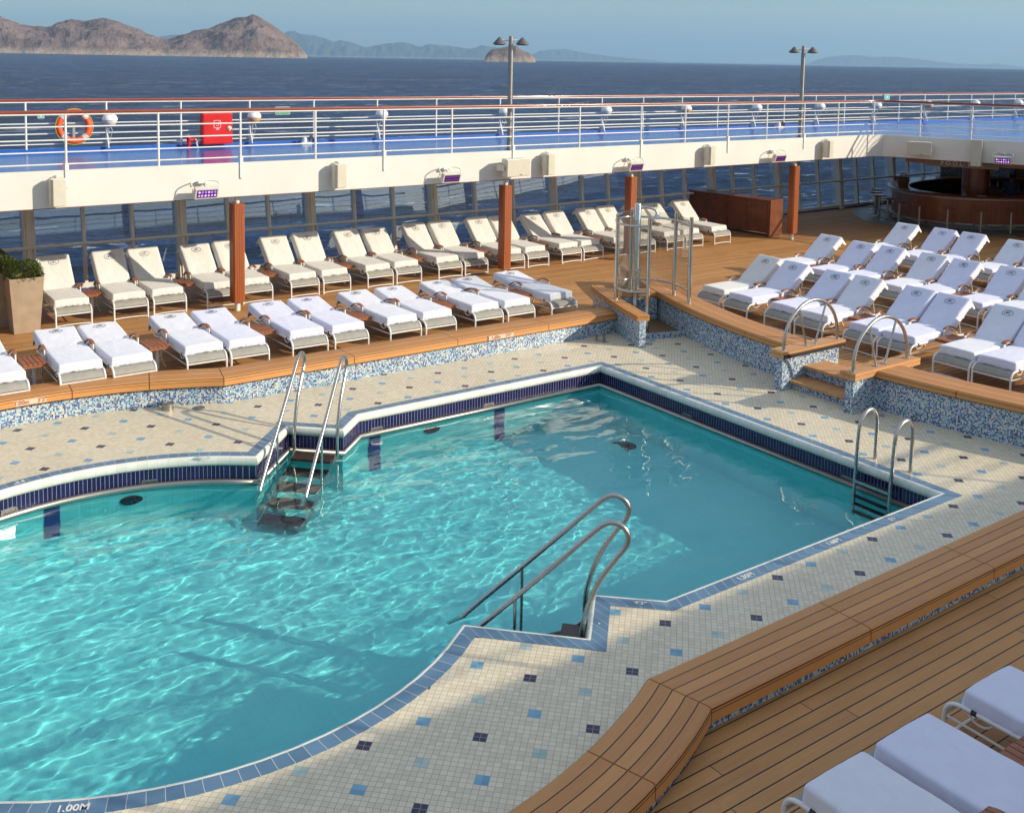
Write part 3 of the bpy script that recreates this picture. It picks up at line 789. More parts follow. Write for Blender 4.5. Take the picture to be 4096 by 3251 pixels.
# ------------------------------------------------------------------ upper deck, columns, windows
half = [(-22, 12.1), (20.6, 12.1), (21.15, 12.08), (21.5, 11.95), (21.68, 11.6), (21.78, 11.2), (21.92, 10.7), (22.2, 9.95), (22.6, 9.05), (23.0, 8.25), (23.4, 7.35), (23.7, 6.3), (23.88, 5.2), (23.95, 4.2)]
inner = half + [(x, 2*CY_-y if x > 20.7 else -5.85) for x, y in reversed(half)]
ud = thing('upper_deck', 'upper promenade deck with a white fascia round the pool well and a glossy blue floor', 'deck')
b = MB(); fp_ = [(-22, 15.62)] + inner + [(-22, -9.05), (52, -9.05), (52, 15.62)]
fp_ = [(p[0], p[1]) for p in fp_]
b.sheet(fp_, [], ZF1-.004); b.obj('blue_floor', M['bluedeck'], ud, recalc=False)
b = MB(); b.sheet(fp_, [], ZF0+.18); b.obj('ceiling', M['underside'], ud, recalc=False)
b = MB(); b.sweep(inner, [(0, ZF0), (0, ZF1), (.07, ZF1), (.07, ZF0)], side=1); b.obj('fascia', M['fascia'], ud, smooth=30)
b = MB(); b.box(-22, 20.9, -5.92, -5.85, ZF1+.001, 3.21); b.obj('near_coaming', M['fascia'], ud)  # unseen lip, added on the near side to set the shade edge on the tiles
b = MB(); b.sweep(inner, [(.002, ZF0-.012), (.002, ZF0-.001), (.10, ZF0-.001), (.10, ZF0-.012)], side=1); b.obj('edge_strip', M['cabinet'], ud)
for ysg in (1, -1):
    y = 15.55 if ysg > 0 else -8.98
    b = MB(); b.box(-22, 52, y-.05*1, y+.07, ZF1-.12, ZF1+.075); b.obj('gutter_lip', M['blueedge'], ud)
# bar canopy ring behind the far fascia
b = MB(); b.sweep([(21.95, 11.5), (22.3, 10.75), (22.75, 9.7), (23.2, 8.7), (23.65, 7.5), (23.95, 6.2)], [(0, 2.19), (0, ZF0-.02), (.4, ZF0-.02), (.4, 2.19)], side=1); b.obj('wood_valance', M['bar'], ud)
COLX = [(2.36, 'first teak clad column from the left'), (8.46, 'teak clad column between the cream loungers, below the tall lamp post'), (12.14, 'teak clad column standing behind the shower'), (18.08, 'teak clad column beside the low cabinet')]
cm = None
for x, l in COLX:
    if cm is None:
        t = thing('teak_column', l, 'column', (x, 12.3, ZD), 0, 'teak clad columns under the fascia')
        m = MB(); a = .115; c = .03
        m.prism([(-a+c, -a), (a-c, -a), (a, -a+c), (a, a-c), (a-c, a), (-a+c, a), (-a, a-c), (-a, -a+c)], .17, 2.02); o = m.obj('cladding', M['colwood'] if 'colwood' in M else M['teakred'], t)
        for k in (-.045, .0, .045):
            m = MB(); m.box(k-.0022, k+.0022, -a-.001, -a+.004, .17, 2.02); m.box(-a-.001, -a+.004, k-.0022, k+.0022, .17, 2.02); m.obj('groove', M['black'], t)
        m = MB(); m.tube([(0, 0, 0), (0, 0, .168)], .052, 20); m.obj('foot', M['white'], t, smooth=60)
        m = MB(); m.tube([(0, 0, 2.022), (0, 0, 2.36)], .048, 20); m.obj('neck', M['white'], t, smooth=60)
        cm = t
    else: dup(cm, None, (x, 12.3, ZD), None, l)
WIDE = [-9.5, -6.5, -3.55, -.55, 2.46, 5.45, 8.73, 12.5, 15.53, 18.54, 21.5, 24.55, 27.5, 30.4]
THIN = [-8.5, -7.5, -5.5, -4.55, -2.5, -1.5, .48, 1.44, 3.48, 4.43, 6.56, 7.6, 9.97, 11.16, 13.48, 14.42, 16.47, 17.4, 19.46, 20.41, 22.5, 23.5, 25.5, 26.45, 28.45, 29.4]
ww = thing('window_wall', 'leaning wall of tinted windows in beige frames behind the far loungers', 'window wall', (0, 15.62, ZD))
lean = .125
def wy(z): return lean*z
def mull(w, d, wide):
    m = MB()
    def q(x0, x1, y0, y1):
        v = [(x, y+wy(z), z) for z in (.0, 2.36) for y in (y0, y1) for x in (x0, x1)]
        m.add(v, [(0, 2, 3, 1), (4, 5, 7, 6), (0, 1, 5, 4), (2, 6, 7, 3), (0, 4, 6, 2), (1, 3, 7, 5)])
    if wide: q(-.115, .02, -.17, .06); q(.035, .115, -.05, .06); q(-.07, -.0, -.20, -.171)
    else: q(-w/2, w/2, -d, .05)
    return m.mesh('mullion')
mw, mt = mull(.2, .1, True), mull(.062, .07, False)
for x in WIDE: link('mullion', mw, M['mull'] if not mw.materials else None, ww, (x, 0, 0))
for x in THIN: link('mullion', mt, M['mull'] if not mt.materials else None, ww, (x, 0, 0))
allx = sorted(WIDE+THIN)
for a, c in zip(allx[:-1], allx[1:]):
    m = MB(); m.add([(a, wy(.12), .12), (c, wy(.12), .12), (c, wy(2.35), 2.35), (a, wy(2.35), 2.35)], [(0, 1, 2, 3)]); m.obj('pane', M['glass'], ww, recalc=False)
m = MB(); m.box(-10, 31, -.06, .05, .03, .125); m.obj('sill', M['mullrail'], ww, bevel=.01)
m = MB(); m.box(-10, 31, -.08, .06, -.0, .03); m.obj('sill_base', M['blueedge'], ww)
m = MB(); m.tube([(-10, -.07, .93), (31, -.07, .93)], .033, 12); m.obj('rail', M['mullrail'], ww, smooth=60)
for x in WIDE:
    m = MB(); m.box(x+.045, x+.085, -.075, -.02, .79, .90); m.obj('rail_bracket', M['mullrail'], ww)
hl = thing('ship_hull', 'white side of the ship below the window wall', 'ship hull')
m = MB(); m.box(-40, 70, 15.68, 15.75, -15.4, ZD); m.box(-40, 70, -9.2, -9.1, -15.4, ZD); m.box(-40, 70, -9.1, 15.68, -3.2, -3.0); m.obj('plating', M['white'], hl)
bw_ = MB(); bw_.box(31, 31.15, -9, 15.6, ZD, ZF0+.15); tag(bw_.obj('bar_back_wall', M['cabinet']), 'dark wooden wall at the back of the pool bar', 'wall')
bm_ = MB(); bm_.sweep([(29.6, 15.2), (30.6, 14.6), (31.0, 13.2)], [(0, ZD), (0, 2.4), (.05, 2.4), (.05, ZD)], side=-1); tag(bm_.obj('mosaic_screen', M['mosaic']), 'dim mosaic screen behind the round wooden bar column', 'screen')

# ---- railings
def resample(path, xs):
    P = [V(p) for p in path]; out = []
    for s in xs:
        acc = 0
        for a, c in zip(P[:-1], P[1:]):
            L = (c-a).length
            if s <= acc+L: out.append((a.lerp(c, (s-acc)/L), atan2((c-a).y, (c-a).x))); break
            acc += L
    return out
def railing(name, lab, path, dists, z, gusset, brackets=(), top=.965, curve=False):
    t = thing(name, lab, 'railing', (0, 0, z))
    P3 = [(p[0], p[1]) for p in path]
    m = MB(); m.tube([(x, y, top) for x, y in P3], .028, 10); m.obj('handrail', M['cap'], t, smooth=60)
    m = MB(); m.tube([(x, y, top-.042) for x, y in P3], .014, 8); m.obj('rail', M['whitemetal'], t, smooth=60)
    for h in (.10, .30, .50, .72):
        m = MB(); m.tube([(x, y, h) for x, y in P3], .0125, 8); m.obj('rail', M['whitemetal'], t, smooth=60)
    m = MB(); m.tube([(0, 0, 0), (0, 0, top-.04)], .021, 10); pm = m.mesh('post', 60); pm.materials.append(M['whitemetal'])
    gm = None
    if gusset:
        m = MB(); m.prism([(-.01, 0), (.01, 0), (.01, .01), (-.01, .01)], 0, .01)
        m = MB(); m.tube([(0, 0, 0), (0, 0, top-.04)], .021, 10)
        m.add([(.008, .02, .0), (.008, -.16, .0), (.008, -.02, .33), (-.008, .02, .0), (-.008, -.16, .0), (-.008, -.02, .33)], [(0, 1, 2), (5, 4, 3), (0, 3, 4, 1), (1, 4, 5, 2), (2, 5, 3, 0)])
        gm = m.mesh('post', 60); gm.materials.append(M['whitemetal'])
    m = MB(); m.box(-.03, .03, -.055, -.015, -.28, .12); m.box(-.022, .022, -.06, -.02, -.29, -.28); bmesh_ = m.mesh('bracket', bevel=.008); bmesh_.materials.append(M['white'])
    for i, (p, a) in enumerate(resample(path, dists)):
        o = link('post', gm if (gusset and i % 2 == gusset-1) else pm, None, t, (p.x, p.y, 0)); o.rotation_euler = (0, 0, a)
        if i in brackets:
            o = link('post_bracket', bmesh_, None, t, (p.x, p.y, 0)); o.rotation_euler = (0, 0, a)
    return t
ip = [(-22, 12.13), (20.6, 12.13), (21.17, 12.11), (21.53, 11.97), (21.71, 11.61), (21.81, 11.21), (21.95, 10.71), (22.23, 9.96), (22.63, 9.06), (23.03, 8.26), (23.43, 7.36), (23.73, 6.31), (23.91, 5.21), (23.98, 4.2)]
ip = ip + [(x, 2*CY_-y) for x, y in reversed(ip) if x > 21.1]
PX = [-12.6, -11.1, -9.6, -8.1, -6.6, -5.1, -3.6, -2.15, -.65, .88, 2.37, 3.86, 5.34, 6.94, 8.51, 10.37, 12.25, 13.71, 15.22, 16.69, 18.18, 19.63]
dd = [x+22 for x in PX]
tot = sum((V(a)-V(c)).length for a, c in zip(ip[:-1], ip[1:]))
dd += [43.2+1.35*k for k in range(int((tot-43.2)/1.35)+1)]
railing('inner_railing', 'white railing with a varnished top rail along the edge of the fascia', ip, dd, ZF1, 0, brackets=(8, 10, 12, 14, 16, 18, 20))
OX = [-15.6+1.5*k for k in range(10)] + [-.6, .9, 2.4, 3.9, 5.41, 7.02, 8.64, 10.53, 12.42, 13.91, 15.43, 16.94, 18.42, 19.94, 21.4, 22.92, 24.4, 25.9, 27.4, 28.9, 30.36, 31.85, 33.33, 34.87] + [36.4+1.5*k for k in range(9)]
railing('outer_railing', 'white railing with a varnished top rail along the seaward edge of the blue deck', [(-22, 15.5), (50, 15.5)], [x+22 for x in OX], ZF1+.06, 2, top=.955)
railing('side_railing', 'white railing on the near side of the upper deck, mirrored in the window panes', [(20.5, -5.885), (-20, -5.885)], [20.5-x for x in PX], ZF1, 0, top=.955)

# globe lamps on the outer railing
gl = thing('globe_lamp', 'x', 'lamp', (.93, 15.36, ZF1+.62), 0, 'round lamps on the outer railing')
m = MB(); m.lathe((0, 0, 0), [(0.001, -.004)]+[(.148*cos(radians(a)), .148*sin(radians(a))) for a in range(0, 90, 10)]+[(.004, .148)], 24); m.obj('shade', M['globe'], gl, smooth=60)
m = MB(); m.lathe((0, 0, 0), [(.004, -.138)]+[(.138*cos(radians(a)), .138*sin(radians(a))) for a in range(-80, 1, 10)], 24); m.obj('diffuser', M['diff'], gl, smooth=60)
m = MB(); m.tube([(0, .03, -.13), (0, .10, -.18), (.0, .13, -.56)], .009, 6); m.tube(catmull([(.01, .02, -.13), (.05, .03, -.22), (.03, .10, -.38), (.01, .12, -.5)], 4), .006, 6); m.obj('cable', M['cabletie'], gl, smooth=60)
m = MB(); m.bar((0, .1, -.03), (0, .15, -.03), .05, .10); m.obj('bracket', M['whitemetal'], gl)
GN = ['right of the lifebuoy', 'with amber lens, right of the red box', 'third from the left edge', 'just left of the nearer lamp post', 'first right of the nearer lamp post', 'second right of the nearer lamp post, amber lens', 'just left of the farther lamp post', 'just right of the farther lamp post', 'second right of the farther lamp post', 'with amber lens, third right of the farther post', 'next to last at the right edge', 'last one at the far right edge']
for i, x in enumerate([.93, 3.95, 7.07, 10.58, 13.97, 17.0, 20.0, 23.0, 25.98, 28.98, 31.95, 34.95]):
    if i == 0: gl['label'] = 'white globe lamp on the outer railing '+GN[0]
    else:
        sw_ = None
        if i in (1, 5, 9):
            q = bpy.data.meshes.get('diffuser_amber')
            if q is None: q = [o for o in KIDS[gl.name] if o.name.startswith('diffuser')][0].data.copy(); q.name = 'diffuser_amber'; q.materials.clear(); q.materials.append(M['amber'])
            sw_ = {[o for o in KIDS[gl.name] if o.name.startswith('diffuser')][0].data.name: q}
        dup(gl, None, (x, 15.36, ZF1+.62), None, 'white globe lamp on the outer railing '+GN[i], swap=sw_)
am = bpy.data.meshes.get('diffuser')

# tall lamp posts
def lamp(x, y, lab):
    t = thing('lamp_post', lab, 'lamp post', (x, y, ZF1), 0, 'double headed lamp posts on the upper deck')
    m = MB(); m.lathe((0, 0, 0), [(.085, 0), (.085, .015), (.055, .02), (.055, 2.28), (.046, 2.285), (.046, 2.46)], 20); m.obj('pole', M['steelpost'], t, smooth=40)
    d = V((.813, -.582, 0))*1.0
    m = MB(); m.tube([d*-.22+V((0, 0, 2.37)), d*.22+V((0, 0, 2.37))], .017, 10); m.obj('arm', M['white'], t, smooth=60)
    for sg in (-1, 1):
        c = d*.25*sg
        m = MB(); m.lathe((c.x, c.y, 2.285), [(.152, 0), (.150, .008), (.022, .145), (.010, .158)], 24); m.obj('lamp_shade', M['shade'], t, smooth=40)
        m = MB(); m.lathe((c.x, c.y, 2.265), [(.10, 0), (.12, .018)], 16)
        for k in range(4): m.tube([(c.x+.135*cos(k*pi/2+.4), c.y+.135*sin(k*pi/2+.4), 2.27), (c.x+.135*cos(k*pi/2+.4), c.y+.135*sin(k*pi/2+.4), 2.29)], .007, 6)
        m.obj('lens', M['dark'], t, smooth=40)
lamp(8.58, 12.36, 'tall grey lamp post with two cone shades, left one against the small island')
lamp(18.32, 12.36, 'tall grey lamp post with two cone shades, farther one to the right')

# ---- things on the fascia
def onfascia(x, y=12.1): return (x, y, 0)
sp = thing('wall_speaker', 'x', 'speaker', (-.9, 12.1, 2.61), 0, 'upright beige speakers on the fascia')
m = MB(); m.prism([(-.115, -.26), (-.105, -.285), (.105, -.285), (.115, -.26), (.10, -.10), (-.10, -.10)], -.225, .225); m.obj('grille', M['spk'], sp, bevel=.012)
m = MB(); m.prism([(-.125, -.235), (.125, -.235), (.10, -.085), (-.10, -.085)], -.235, .235); m.obj('cabinet', M['spkbody'], sp, bevel=.012)
m = MB(); m.box(-.05, .05, -.09, 0, -.06, .06); m.box(-.012, .012, -.2, -.08, .22, .25); m.tube(catmull([(0, -.18, .22), (.02, -.1, .265), (0, -.02, .24), (0, -.0, .2)], 3), .008, 6); m.obj('bracket', M['spkbody'], sp)
SN = ['on the fascia at the far left, above the planters', 'on the fascia right of the first teak column', 'on the fascia right of the horizontal horn speaker', 'on the fascia above the far end of the cream loungers', 'on the fascia just left of the curved corner']
for i, (x, rz) in enumerate([(-.88, .18), (4.22, .18), (9.3, .20), (14.35, .2), (18.95, .2)]):
    if i == 0: sp['label'] = 'beige upright speaker '+SN[0]; sp.location.x = x; sp.rotation_euler.z = rz
    else: dup(sp, None, (x, 12.1, 2.63), rz, 'beige upright speaker '+SN[i])
hs = thing('horn_speaker', 'wide beige box speaker mounted sideways on the fascia below the tall lamp post', 'speaker', (8.3, 12.1, 2.62), .12)
def hornparts(t):
    m = MB(); m.prism([(-.34, -.42), (.34, -.42), (.27, -.18), (-.27, -.18)], -.19, .19); m.obj('cabinet', M['spkbody'], t, bevel=.018)
    m = MB(); m.box(-.325, .325, -.432, -.4205, -.175, .175); m.obj('grille', M['spk'], t)
    m = MB(); m.box(-.05, .05, -.18, 0, -.05, .05); m.box(-.36, -.345, -.36, -.13, -.06, .06); m.box(-.36, -.04, -.14, -.11, -.05, .05); m.obj('bracket', M['spkbody'], t)
    m = MB(); m.box(.03, .10, -.436, -.4325, -.16, -.145); m.obj('badge', M['dark'], t)
hornparts(hs)
hs2 = thing('horn_speaker', 'wide grey box speaker on the curved corner of the fascia above the bar windows', 'speaker', (21.85, 10.95, 2.64), radians(-66))
hornparts(hs2)
ss = thing('column_speaker', 'tall slim grey speaker on the far fascia beside a floodlight', 'speaker', (22.38, 9.6, 2.60), radians(-64))
m = MB(); m.box(-.13, .13, -.30, -.08, -.36, .36); m.obj('cabinet', M['spk'], ss, bevel=.012); m = MB(); m.box(-.04, .04, -.09, 0, -.1, .1); m.obj('bracket', M['spkbody'], ss)
m = MB(); m.box(-.04, .04, -.304, -.3, -.03, -.02); m.obj('badge', M['paint'], ss)
s3 = dup(sp, None, (23.12, 8.1, 2.66), radians(-64), 'upright speaker on the far fascia at the right edge of the view')
fl = thing('floodlight', 'x', 'floodlight', (1.62, 12.1, 2.47), 0, 'colour floodlights on the fascia')
m = MB(); m.obox((0, -.26, 0), (1, 0, 0), (0, cos(.35), sin(.35)), (0, -sin(.35), cos(.35)), .215, .05, .105); m.obj('housing', M['spkbody'], fl, bevel=.012)
fd = V((0, -cos(.35), -sin(.35))); fu = V((0, -sin(.35), cos(.35)))
m = MB(); m.obox(V((0, -.26, 0))+fd*.052, (1, 0, 0), fd, fu, .18, .004, .072); m.obj('face', M['purple'] if 'purple' in M else None, fl)
for r in range(2):
    for k in range(6):
        m = MB(); c = V((0, -.26, 0))+fd*.057+V(((k-2.5)*.057, 0, 0))+fu*((r-.5)*.066)
        vs = [c+V((cos(a)*.021, 0, 0))+fu*sin(a)*.021 for a in [2*pi*j/12 for j in range(12)]]+[c+fd*.008]
        m.add(vs, [(j, (j+1) % 12, 12) for j in range(12)]+[tuple(range(11, -1, -1))]); m.obj('led_lens', M['led'], fl, smooth=60)
m = MB(); m.tube(catmull([(-.235, -.25, 0), (-.245, -.26, .1), (-.24, -.2, .17), (-.1, -.10, .20), (.1, -.10, .20), (.24, -.2, .17), (.245, -.26, .1), (.235, -.25, 0)], 4), .011, 8); m.box(-.09, .09, -.13, 0, .15, .19); m.tube([(.02, -.13, .17), (.05, -.2, .12), (.03, -.24, .08)], .008, 6); m.obj('yoke', M['white'], fl, smooth=40)
FN = ['above the first teak column, lit violet', 'above the middle cream loungers', 'above the third teak column', 'above the low cabinet']
for i, x in enumerate([1.62, 6.75, 11.85, 16.9]):
    if i == 0: fl['label'] = 'small floodlight with twelve lenses on the fascia '+FN[0]
    else:
        if i == 1:
            dim = bpy.data.meshes['led_lens'].copy(); dim.materials.clear(); dim.materials.append(M['leddim'])
            swp = {o.data.name: dim for o in KIDS[fl.name] if o.name.startswith('led_lens')}; SW = {}
            for o in KIDS[fl.name]:
                if o.name.startswith('led_lens'): q = o.data.copy(); q.materials.clear(); q.materials.append(M['leddim']); SW[o.data.name] = q
        dup(fl, None, (x, 12.1, 2.48), None, 'small floodlight with dark violet lenses on the fascia '+FN[i], swap=SW)
f5 = dup(fl, None, (22.68, 9.0, 2.45), radians(-66), 'brightly lit violet floodlight on the far fascia over the pool bar sign')

# ---- things on the outer railing and blue deck
lb = thing('lifebuoy', 'orange lifebuoy with silver bands hanging on the outer railing at the left', 'lifebuoy', (.255, 15.38, 3.45))
m = MB(); m.tube([(.28*cos(a), 0, .28*sin(a)) for a in [2*pi*k/48 for k in range(48)]], .062, 14, closed=True); m.obj('ring', M['orange'], lb, smooth=0)
for a in (45, 135, 225, 315):
    m = MB(); m.tube([(.28*cos(radians(a+k)), 0, .28*sin(radians(a+k))) for k in (-9, -4, 0, 4, 9)], .0655, 14); m.obj('band', M['reflect'], lb, smooth=50)
m = MB(); m.tube(catmull([(.35*cos(a)+.0, -.02, .35*sin(a)) for a in [2*pi*k/12 for k in range(12)]], 4, closed=True), .008, 6, closed=True); m.obj('rope', M['yellowrope'], lb, smooth=0)
m = MB(); m.box(-.38, .38, .05, .065, -.01, .03); m.box(-.02, .03, .045, .064, -.33, .02); m.obj('holder', M['galv'], lb)
bx = thing('fire_hose_box', 'red fire hose box with a small emblem on the outer railing', 'hose box', (3.09, 15.32, 3.355))
m = MB(); m.box(-.32, .32, -.09, .10, -.33, .33); m.obj('box', M['red'], bx, bevel=.012)
m = MB(); m.box(-.30, .30, -.098, -.0905, -.31, .31); m.obj('door', M['red'], bx, bevel=.004)
m = MB()
for x0, x1, z0, z1 in ((-.09, .06, .165, .173), (-.09, .06, .013, .021), (-.09, -.082, .013, .173), (.052, .06, .013, .173), (-.04, .03, -.02, -.004)): m.box(x0, x1, -.101, -.0985, z0, z1)
m.tube([(-.015+.03*cos(radians(a)), -.101, .085+.03*sin(radians(a))) for a in range(-150, 120, 30)], .005, 5); m.tube([(.0, -.101, .11), (.03, -.101, .14)], .005, 5); m.obj('emblem', M['paint'], bx)
m = MB(); m.lathe((.245, -.10, .0), [(.05, 0), (.05, -.008), (.02, -.014)], 20, 'y'); m.obj('latch', M['galv'], bx, smooth=40)
for sg in (-1, 1): m = MB(); m.box(sg*.28-.03, sg*.28+.03, .0, .14, .33, .37); m.obj('hanger', M['whitemetal'], bx)
m = MB(); m.tube(catmull([(-.38, .02, -.40), (-.42, .02, -.30), (-.38, .02, -.25), (-.31, .02, -.25)], 3), .018, 8); m.obj('pipe', M['whitemetal'], bx, smooth=60)
hy = thing('hydrant_valve', 'small red hydrant valve with brass cap left of the fire hose box', 'hydrant', (2.5, 15.33, ZF1))
m = MB(); m.lathe((0, 0, 0), [(.03, 0), (.03, .07), (.055, .075), (.055, .09), (.035, .10), (.04, .2), (.055, .22), (.05, .25)], 14); m.lathe((.02, 0, .17), [(.035, 0), (.035, .09), (.05, .095), (.05, .11)], 12, 'x'); m.obj('body', M['red'], hy, smooth=40)
m = MB(); m.lathe((.13, 0, .17), [(.042, 0), (.042, .03)], 12, 'x'); m.lathe((0, 0, .25), [(.05, 0), (.05, .015), (.015, .02), (.012, .04)], 12); m.obj('brass_cap', M['brass'] if 'brass' in M else M['galv'], hy, smooth=40)
def rsign(x, z, w, h, mat, txt, lab, name='railing_sign'):
    t = thing(name, lab, 'sign', (x, 15.44, z))
    m = MB(); m.box(-w, w, -.004, .004, -h, h); m.obj('plate', M['paint'], t)
    m = MB(); m.box(-w+.008, w-.008, -.0065, -.0045, -h+.008, h-.008); m.obj('panel', mat, t)
    return t
es = rsign(4.64, 3.70, .17, .085, M['green'], '', 'green exit sign with running figure on the outer railing')
for txt, px, pz, sz in (('EXIT', -.045, .028, .085), ('emergency use only', -.04, -.04, .028)):
    o = link('lettering', text_mesh(txt, sz, .0006), M['paint'], es, (px, -.008, pz)); o.rotation_euler = (pi/2, 0, 0)
m = MB(); m.lathe((.115, -.0075, .055), [(.010, 0), (.010, -.001)], 10, 'y')
for a, c in (((.115, .045), (.105, .0)), ((.105, .0), (.125, -.03)), ((.125, -.03), (.12, -.06)), ((.105, .0), (.09, -.035)), ((.115, .035), (.135, .015)), ((.115, .035), (.09, .02))): m.bar((a[0], -.008, a[1]), (c[0], -.008, c[1]), .006, .008)
m.obj('running_figure', M['paint'], es)
s1 = rsign(-.335, 3.67, .06, .05, M['paleteal'], '', 'small teal sign on the outer railing left of the lifebuoy')
m = MB(); m.lathe((0, -.0075, 0), [(.02, 0), (.02, -.001)], 12, 'y'); m.obj('dot', M['paint'], s1)
s2 = rsign(26.6, 3.86, .15, .09, M['paleteal'], '', 'small teal sign on the outer railing right of the farther lamp post')
m = MB(); m.lathe((0, -.0075, 0), [(.03, 0), (.03, -.001)], 12, 'y'); m.obj('dot', M['paint'], s2)
def cleat(x, lab):
    t = thing('mooring_fitting', lab, 'fitting', (x, 15.3, ZF1), 0, 'white fittings on the blue deck')
    m = MB(); m.box(-.14, .10, -.06, .06, 0, .05); m.lathe((-.05, 0, .04), [(.05, 0), (.05, .09), (.03, .12)], 12); m.obj('body', M['white'], t, smooth=40)
    m = MB(); 
    for k in range(4): m.tube([(.10+.05*cos(a), -.05+.012*k, .10+.07*sin(a)+.01*k) for a in [2*pi*j/12 for j in range(12)]], .009, 6, closed=True)
    m.obj('coiled_line', M['dark'], t, smooth=0)
cleat(5.15, 'white deck fitting with a coiled line, right of the exit sign'); cleat(21.0, 'white deck fitting with a coiled line, left of the farther lamp post')

# ------------------------------------------------------------------ loungers
def rounded(hx, hy, hz, r, nx, ny, nz):
    bm = bmesh.new(); bmesh.ops.create_cube(bm, size=2)
    me_v = []
    bm.free()
    # grid box
    vs = {}; V_ = []; F = []
    def vid(i, j, k):
        if (i, j, k) not in vs:
            vs[(i, j, k)] = len(V_); V_.append(V((-hx+2*hx*i/nx, -hy+2*hy*j/ny, -hz+2*hz*k/nz)))
        return vs[(i, j, k)]
    for i in range(nx):
        for j in range(ny):
            F.append((vid(i, j, nz), vid(i+1, j, nz), vid(i+1, j+1, nz), vid(i, j+1, nz)))
            F.append((vid(i, j, 0), vid(i, j+1, 0), vid(i+1, j+1, 0), vid(i+1, j, 0)))
    for i in range(nx):
        for k in range(nz):
            F.append((vid(i, 0, k), vid(i+1, 0, k), vid(i+1, 0, k+1), vid(i, 0, k+1)))
            F.append((vid(i, ny, k), vid(i, ny, k+1), vid(i+1, ny, k+1), vid(i+1, ny, k)))
    for j in range(ny):
        for k in range(nz):
            F.append((vid(0, j, k), vid(0, j, k+1), vid(0, j+1, k+1), vid(0, j+1, k)))
            F.append((vid(nx, j, k), vid(nx, j+1, k), vid(nx, j+1, k+1), vid(nx, j, k+1)))
    out = []
    for p in V_:
        q = V((max(-hx+r, min(hx-r, p.x)), max(-hy+r, min(hy-r, p.y)), max(-hz+r, min(hz-r, p.z))))
        d = p-q
        if d.length > 1e-6: p = q+d.normalized()*r
        out.append(p)
    return out, F
def seat_mesh(seed):
    hx, hy, hz = .292, .485, .060
    vs, F = rounded(hx, hy, hz, .024, 30, 44, 7); o = V((seed*7.7, seed*3.1, 0)); out = []
    for p in vs:
        q = p.copy()
        low = max(0, (-p.z+.02)/hz)      # hem region
        sx = max(0, abs(p.x)/hx-.8)*5; sy = max(0, (-p.y)/hy-.9)*10
        q.z += noise.fractal(V((p.x*3, p.y*2.5, 0))+o, .8, 2, 3)*.006 + .007*(1-(p.x/hx)**2)*(1 if p.z > 0 else 0)
        ruff = noise.noise(V((p.x*28, p.y*20, 0))+o)
        if low > 0 and (sx > 0 or sy > 0):
            e = min(1, low)
            q.x += math.copysign(1, p.x)*min(1, sx)*e*(.006+.010*ruff); q.y -= min(1, sy)*e*(.008+.016*ruff)
            if p.z < -hz*.5: q.z += .018*noise.noise(V((p.x*11, p.y*9, 3))+o) - .012 - (.02*min(1, sx))
        w = noise.fractal(V((p.x*14+p.y*4, p.y*3, p.z*6))+o, 1, 2, 2)
        q += V((0, 0, 1))*w*.0018
        out.append(q+V((0, .13+hy, .335+hz)))
    m = MB(); m.add(out, F); me = m.mesh('seat_towel', 0); return me
def back_mesh(seed, ang, L=.86):
    hx, hy, hz = .285, L/2, .05
    vs, F = rounded(hx, hy, hz, .03, 28, 34, 8); o = V((seed*5.7, seed*9.1, 4)); out = []
    R_ = Matrix.Rotation(radians(ang), 3, 'X')
    for p in vs:
        q = p.copy(); t = (p.y+hy)/L
        q.z += noise.fractal(V((p.x*3.3, p.y*2.2, 1))+o, .8, 2, 3)*.009
        q.x *= 1+.045*t
        sd = max(0, abs(p.x)/hx-.85)*6
        ruff = noise.noise(V((p.x*6, p.y*24, 0))+o)
        if p.z < 0 and sd > 0 and t > .25:      # towel skirt hanging behind the frame
            q.z -= (.055+.035*ruff)*min(1, sd)*min(1, (t-.25)*3); q.x += math.copysign(.008+.012*ruff, p.x)
        if t > .93 and p.z < 0: q.z -= .11+.03*noise.noise(V((p.x*9, 0, 7))+o); q.y += .012
        q += V((0, 0, noise.fractal(V((p.x*11, p.y*5+p.x*6, p.z*6))+o, 1, 2, 2)*.0018))
        q.z += hz; q.y += hy-.012
        q = R_ @ q
        out.append(q+V((0, 1.085, .335)))
    m = MB(); m.add(out, F); return m.mesh('back_towel', 0)
def emblem_mesh(ang, L=.86):
    m = MB(); cy = L*.80; zz = .106
    def el(rx, ry, n=36): return [(rx*cos(2*pi*k/n), cy+ry*sin(2*pi*k/n), zz) for k in range(n)]
    m.tube(el(.090, .062), .0030, 4, closed=True)
    def st(pts, r=.0028): m.tube(catmull([(x, cy+y, zz) for x, y in pts], 4), r, 4)
    st([(.002, .030), (-.002, .0), (-.012, -.028)]); st([(-.035, .022), (-.0, .036), (.035, .030), (.038, .012), (.0, .002)]); st([(.004, .002), (.022, -.022), (.045, -.034), (.056, -.024)])
    st([(-.012, .024), (-.045, .014), (-.052, -.01), (-.032, -.022), (-.008, -.006)]); st([(-.02, -.006), (.0, .008), (.02, .004)])
    R_ = Matrix.Rotation(radians(ang), 3, 'X')
    m.v = [tuple(R_ @ V((v[0], v[1]-.012, v[2]))+V((0, 1.085, .335))) for v in m.v]
    return m.mesh('emblem')
H = .295
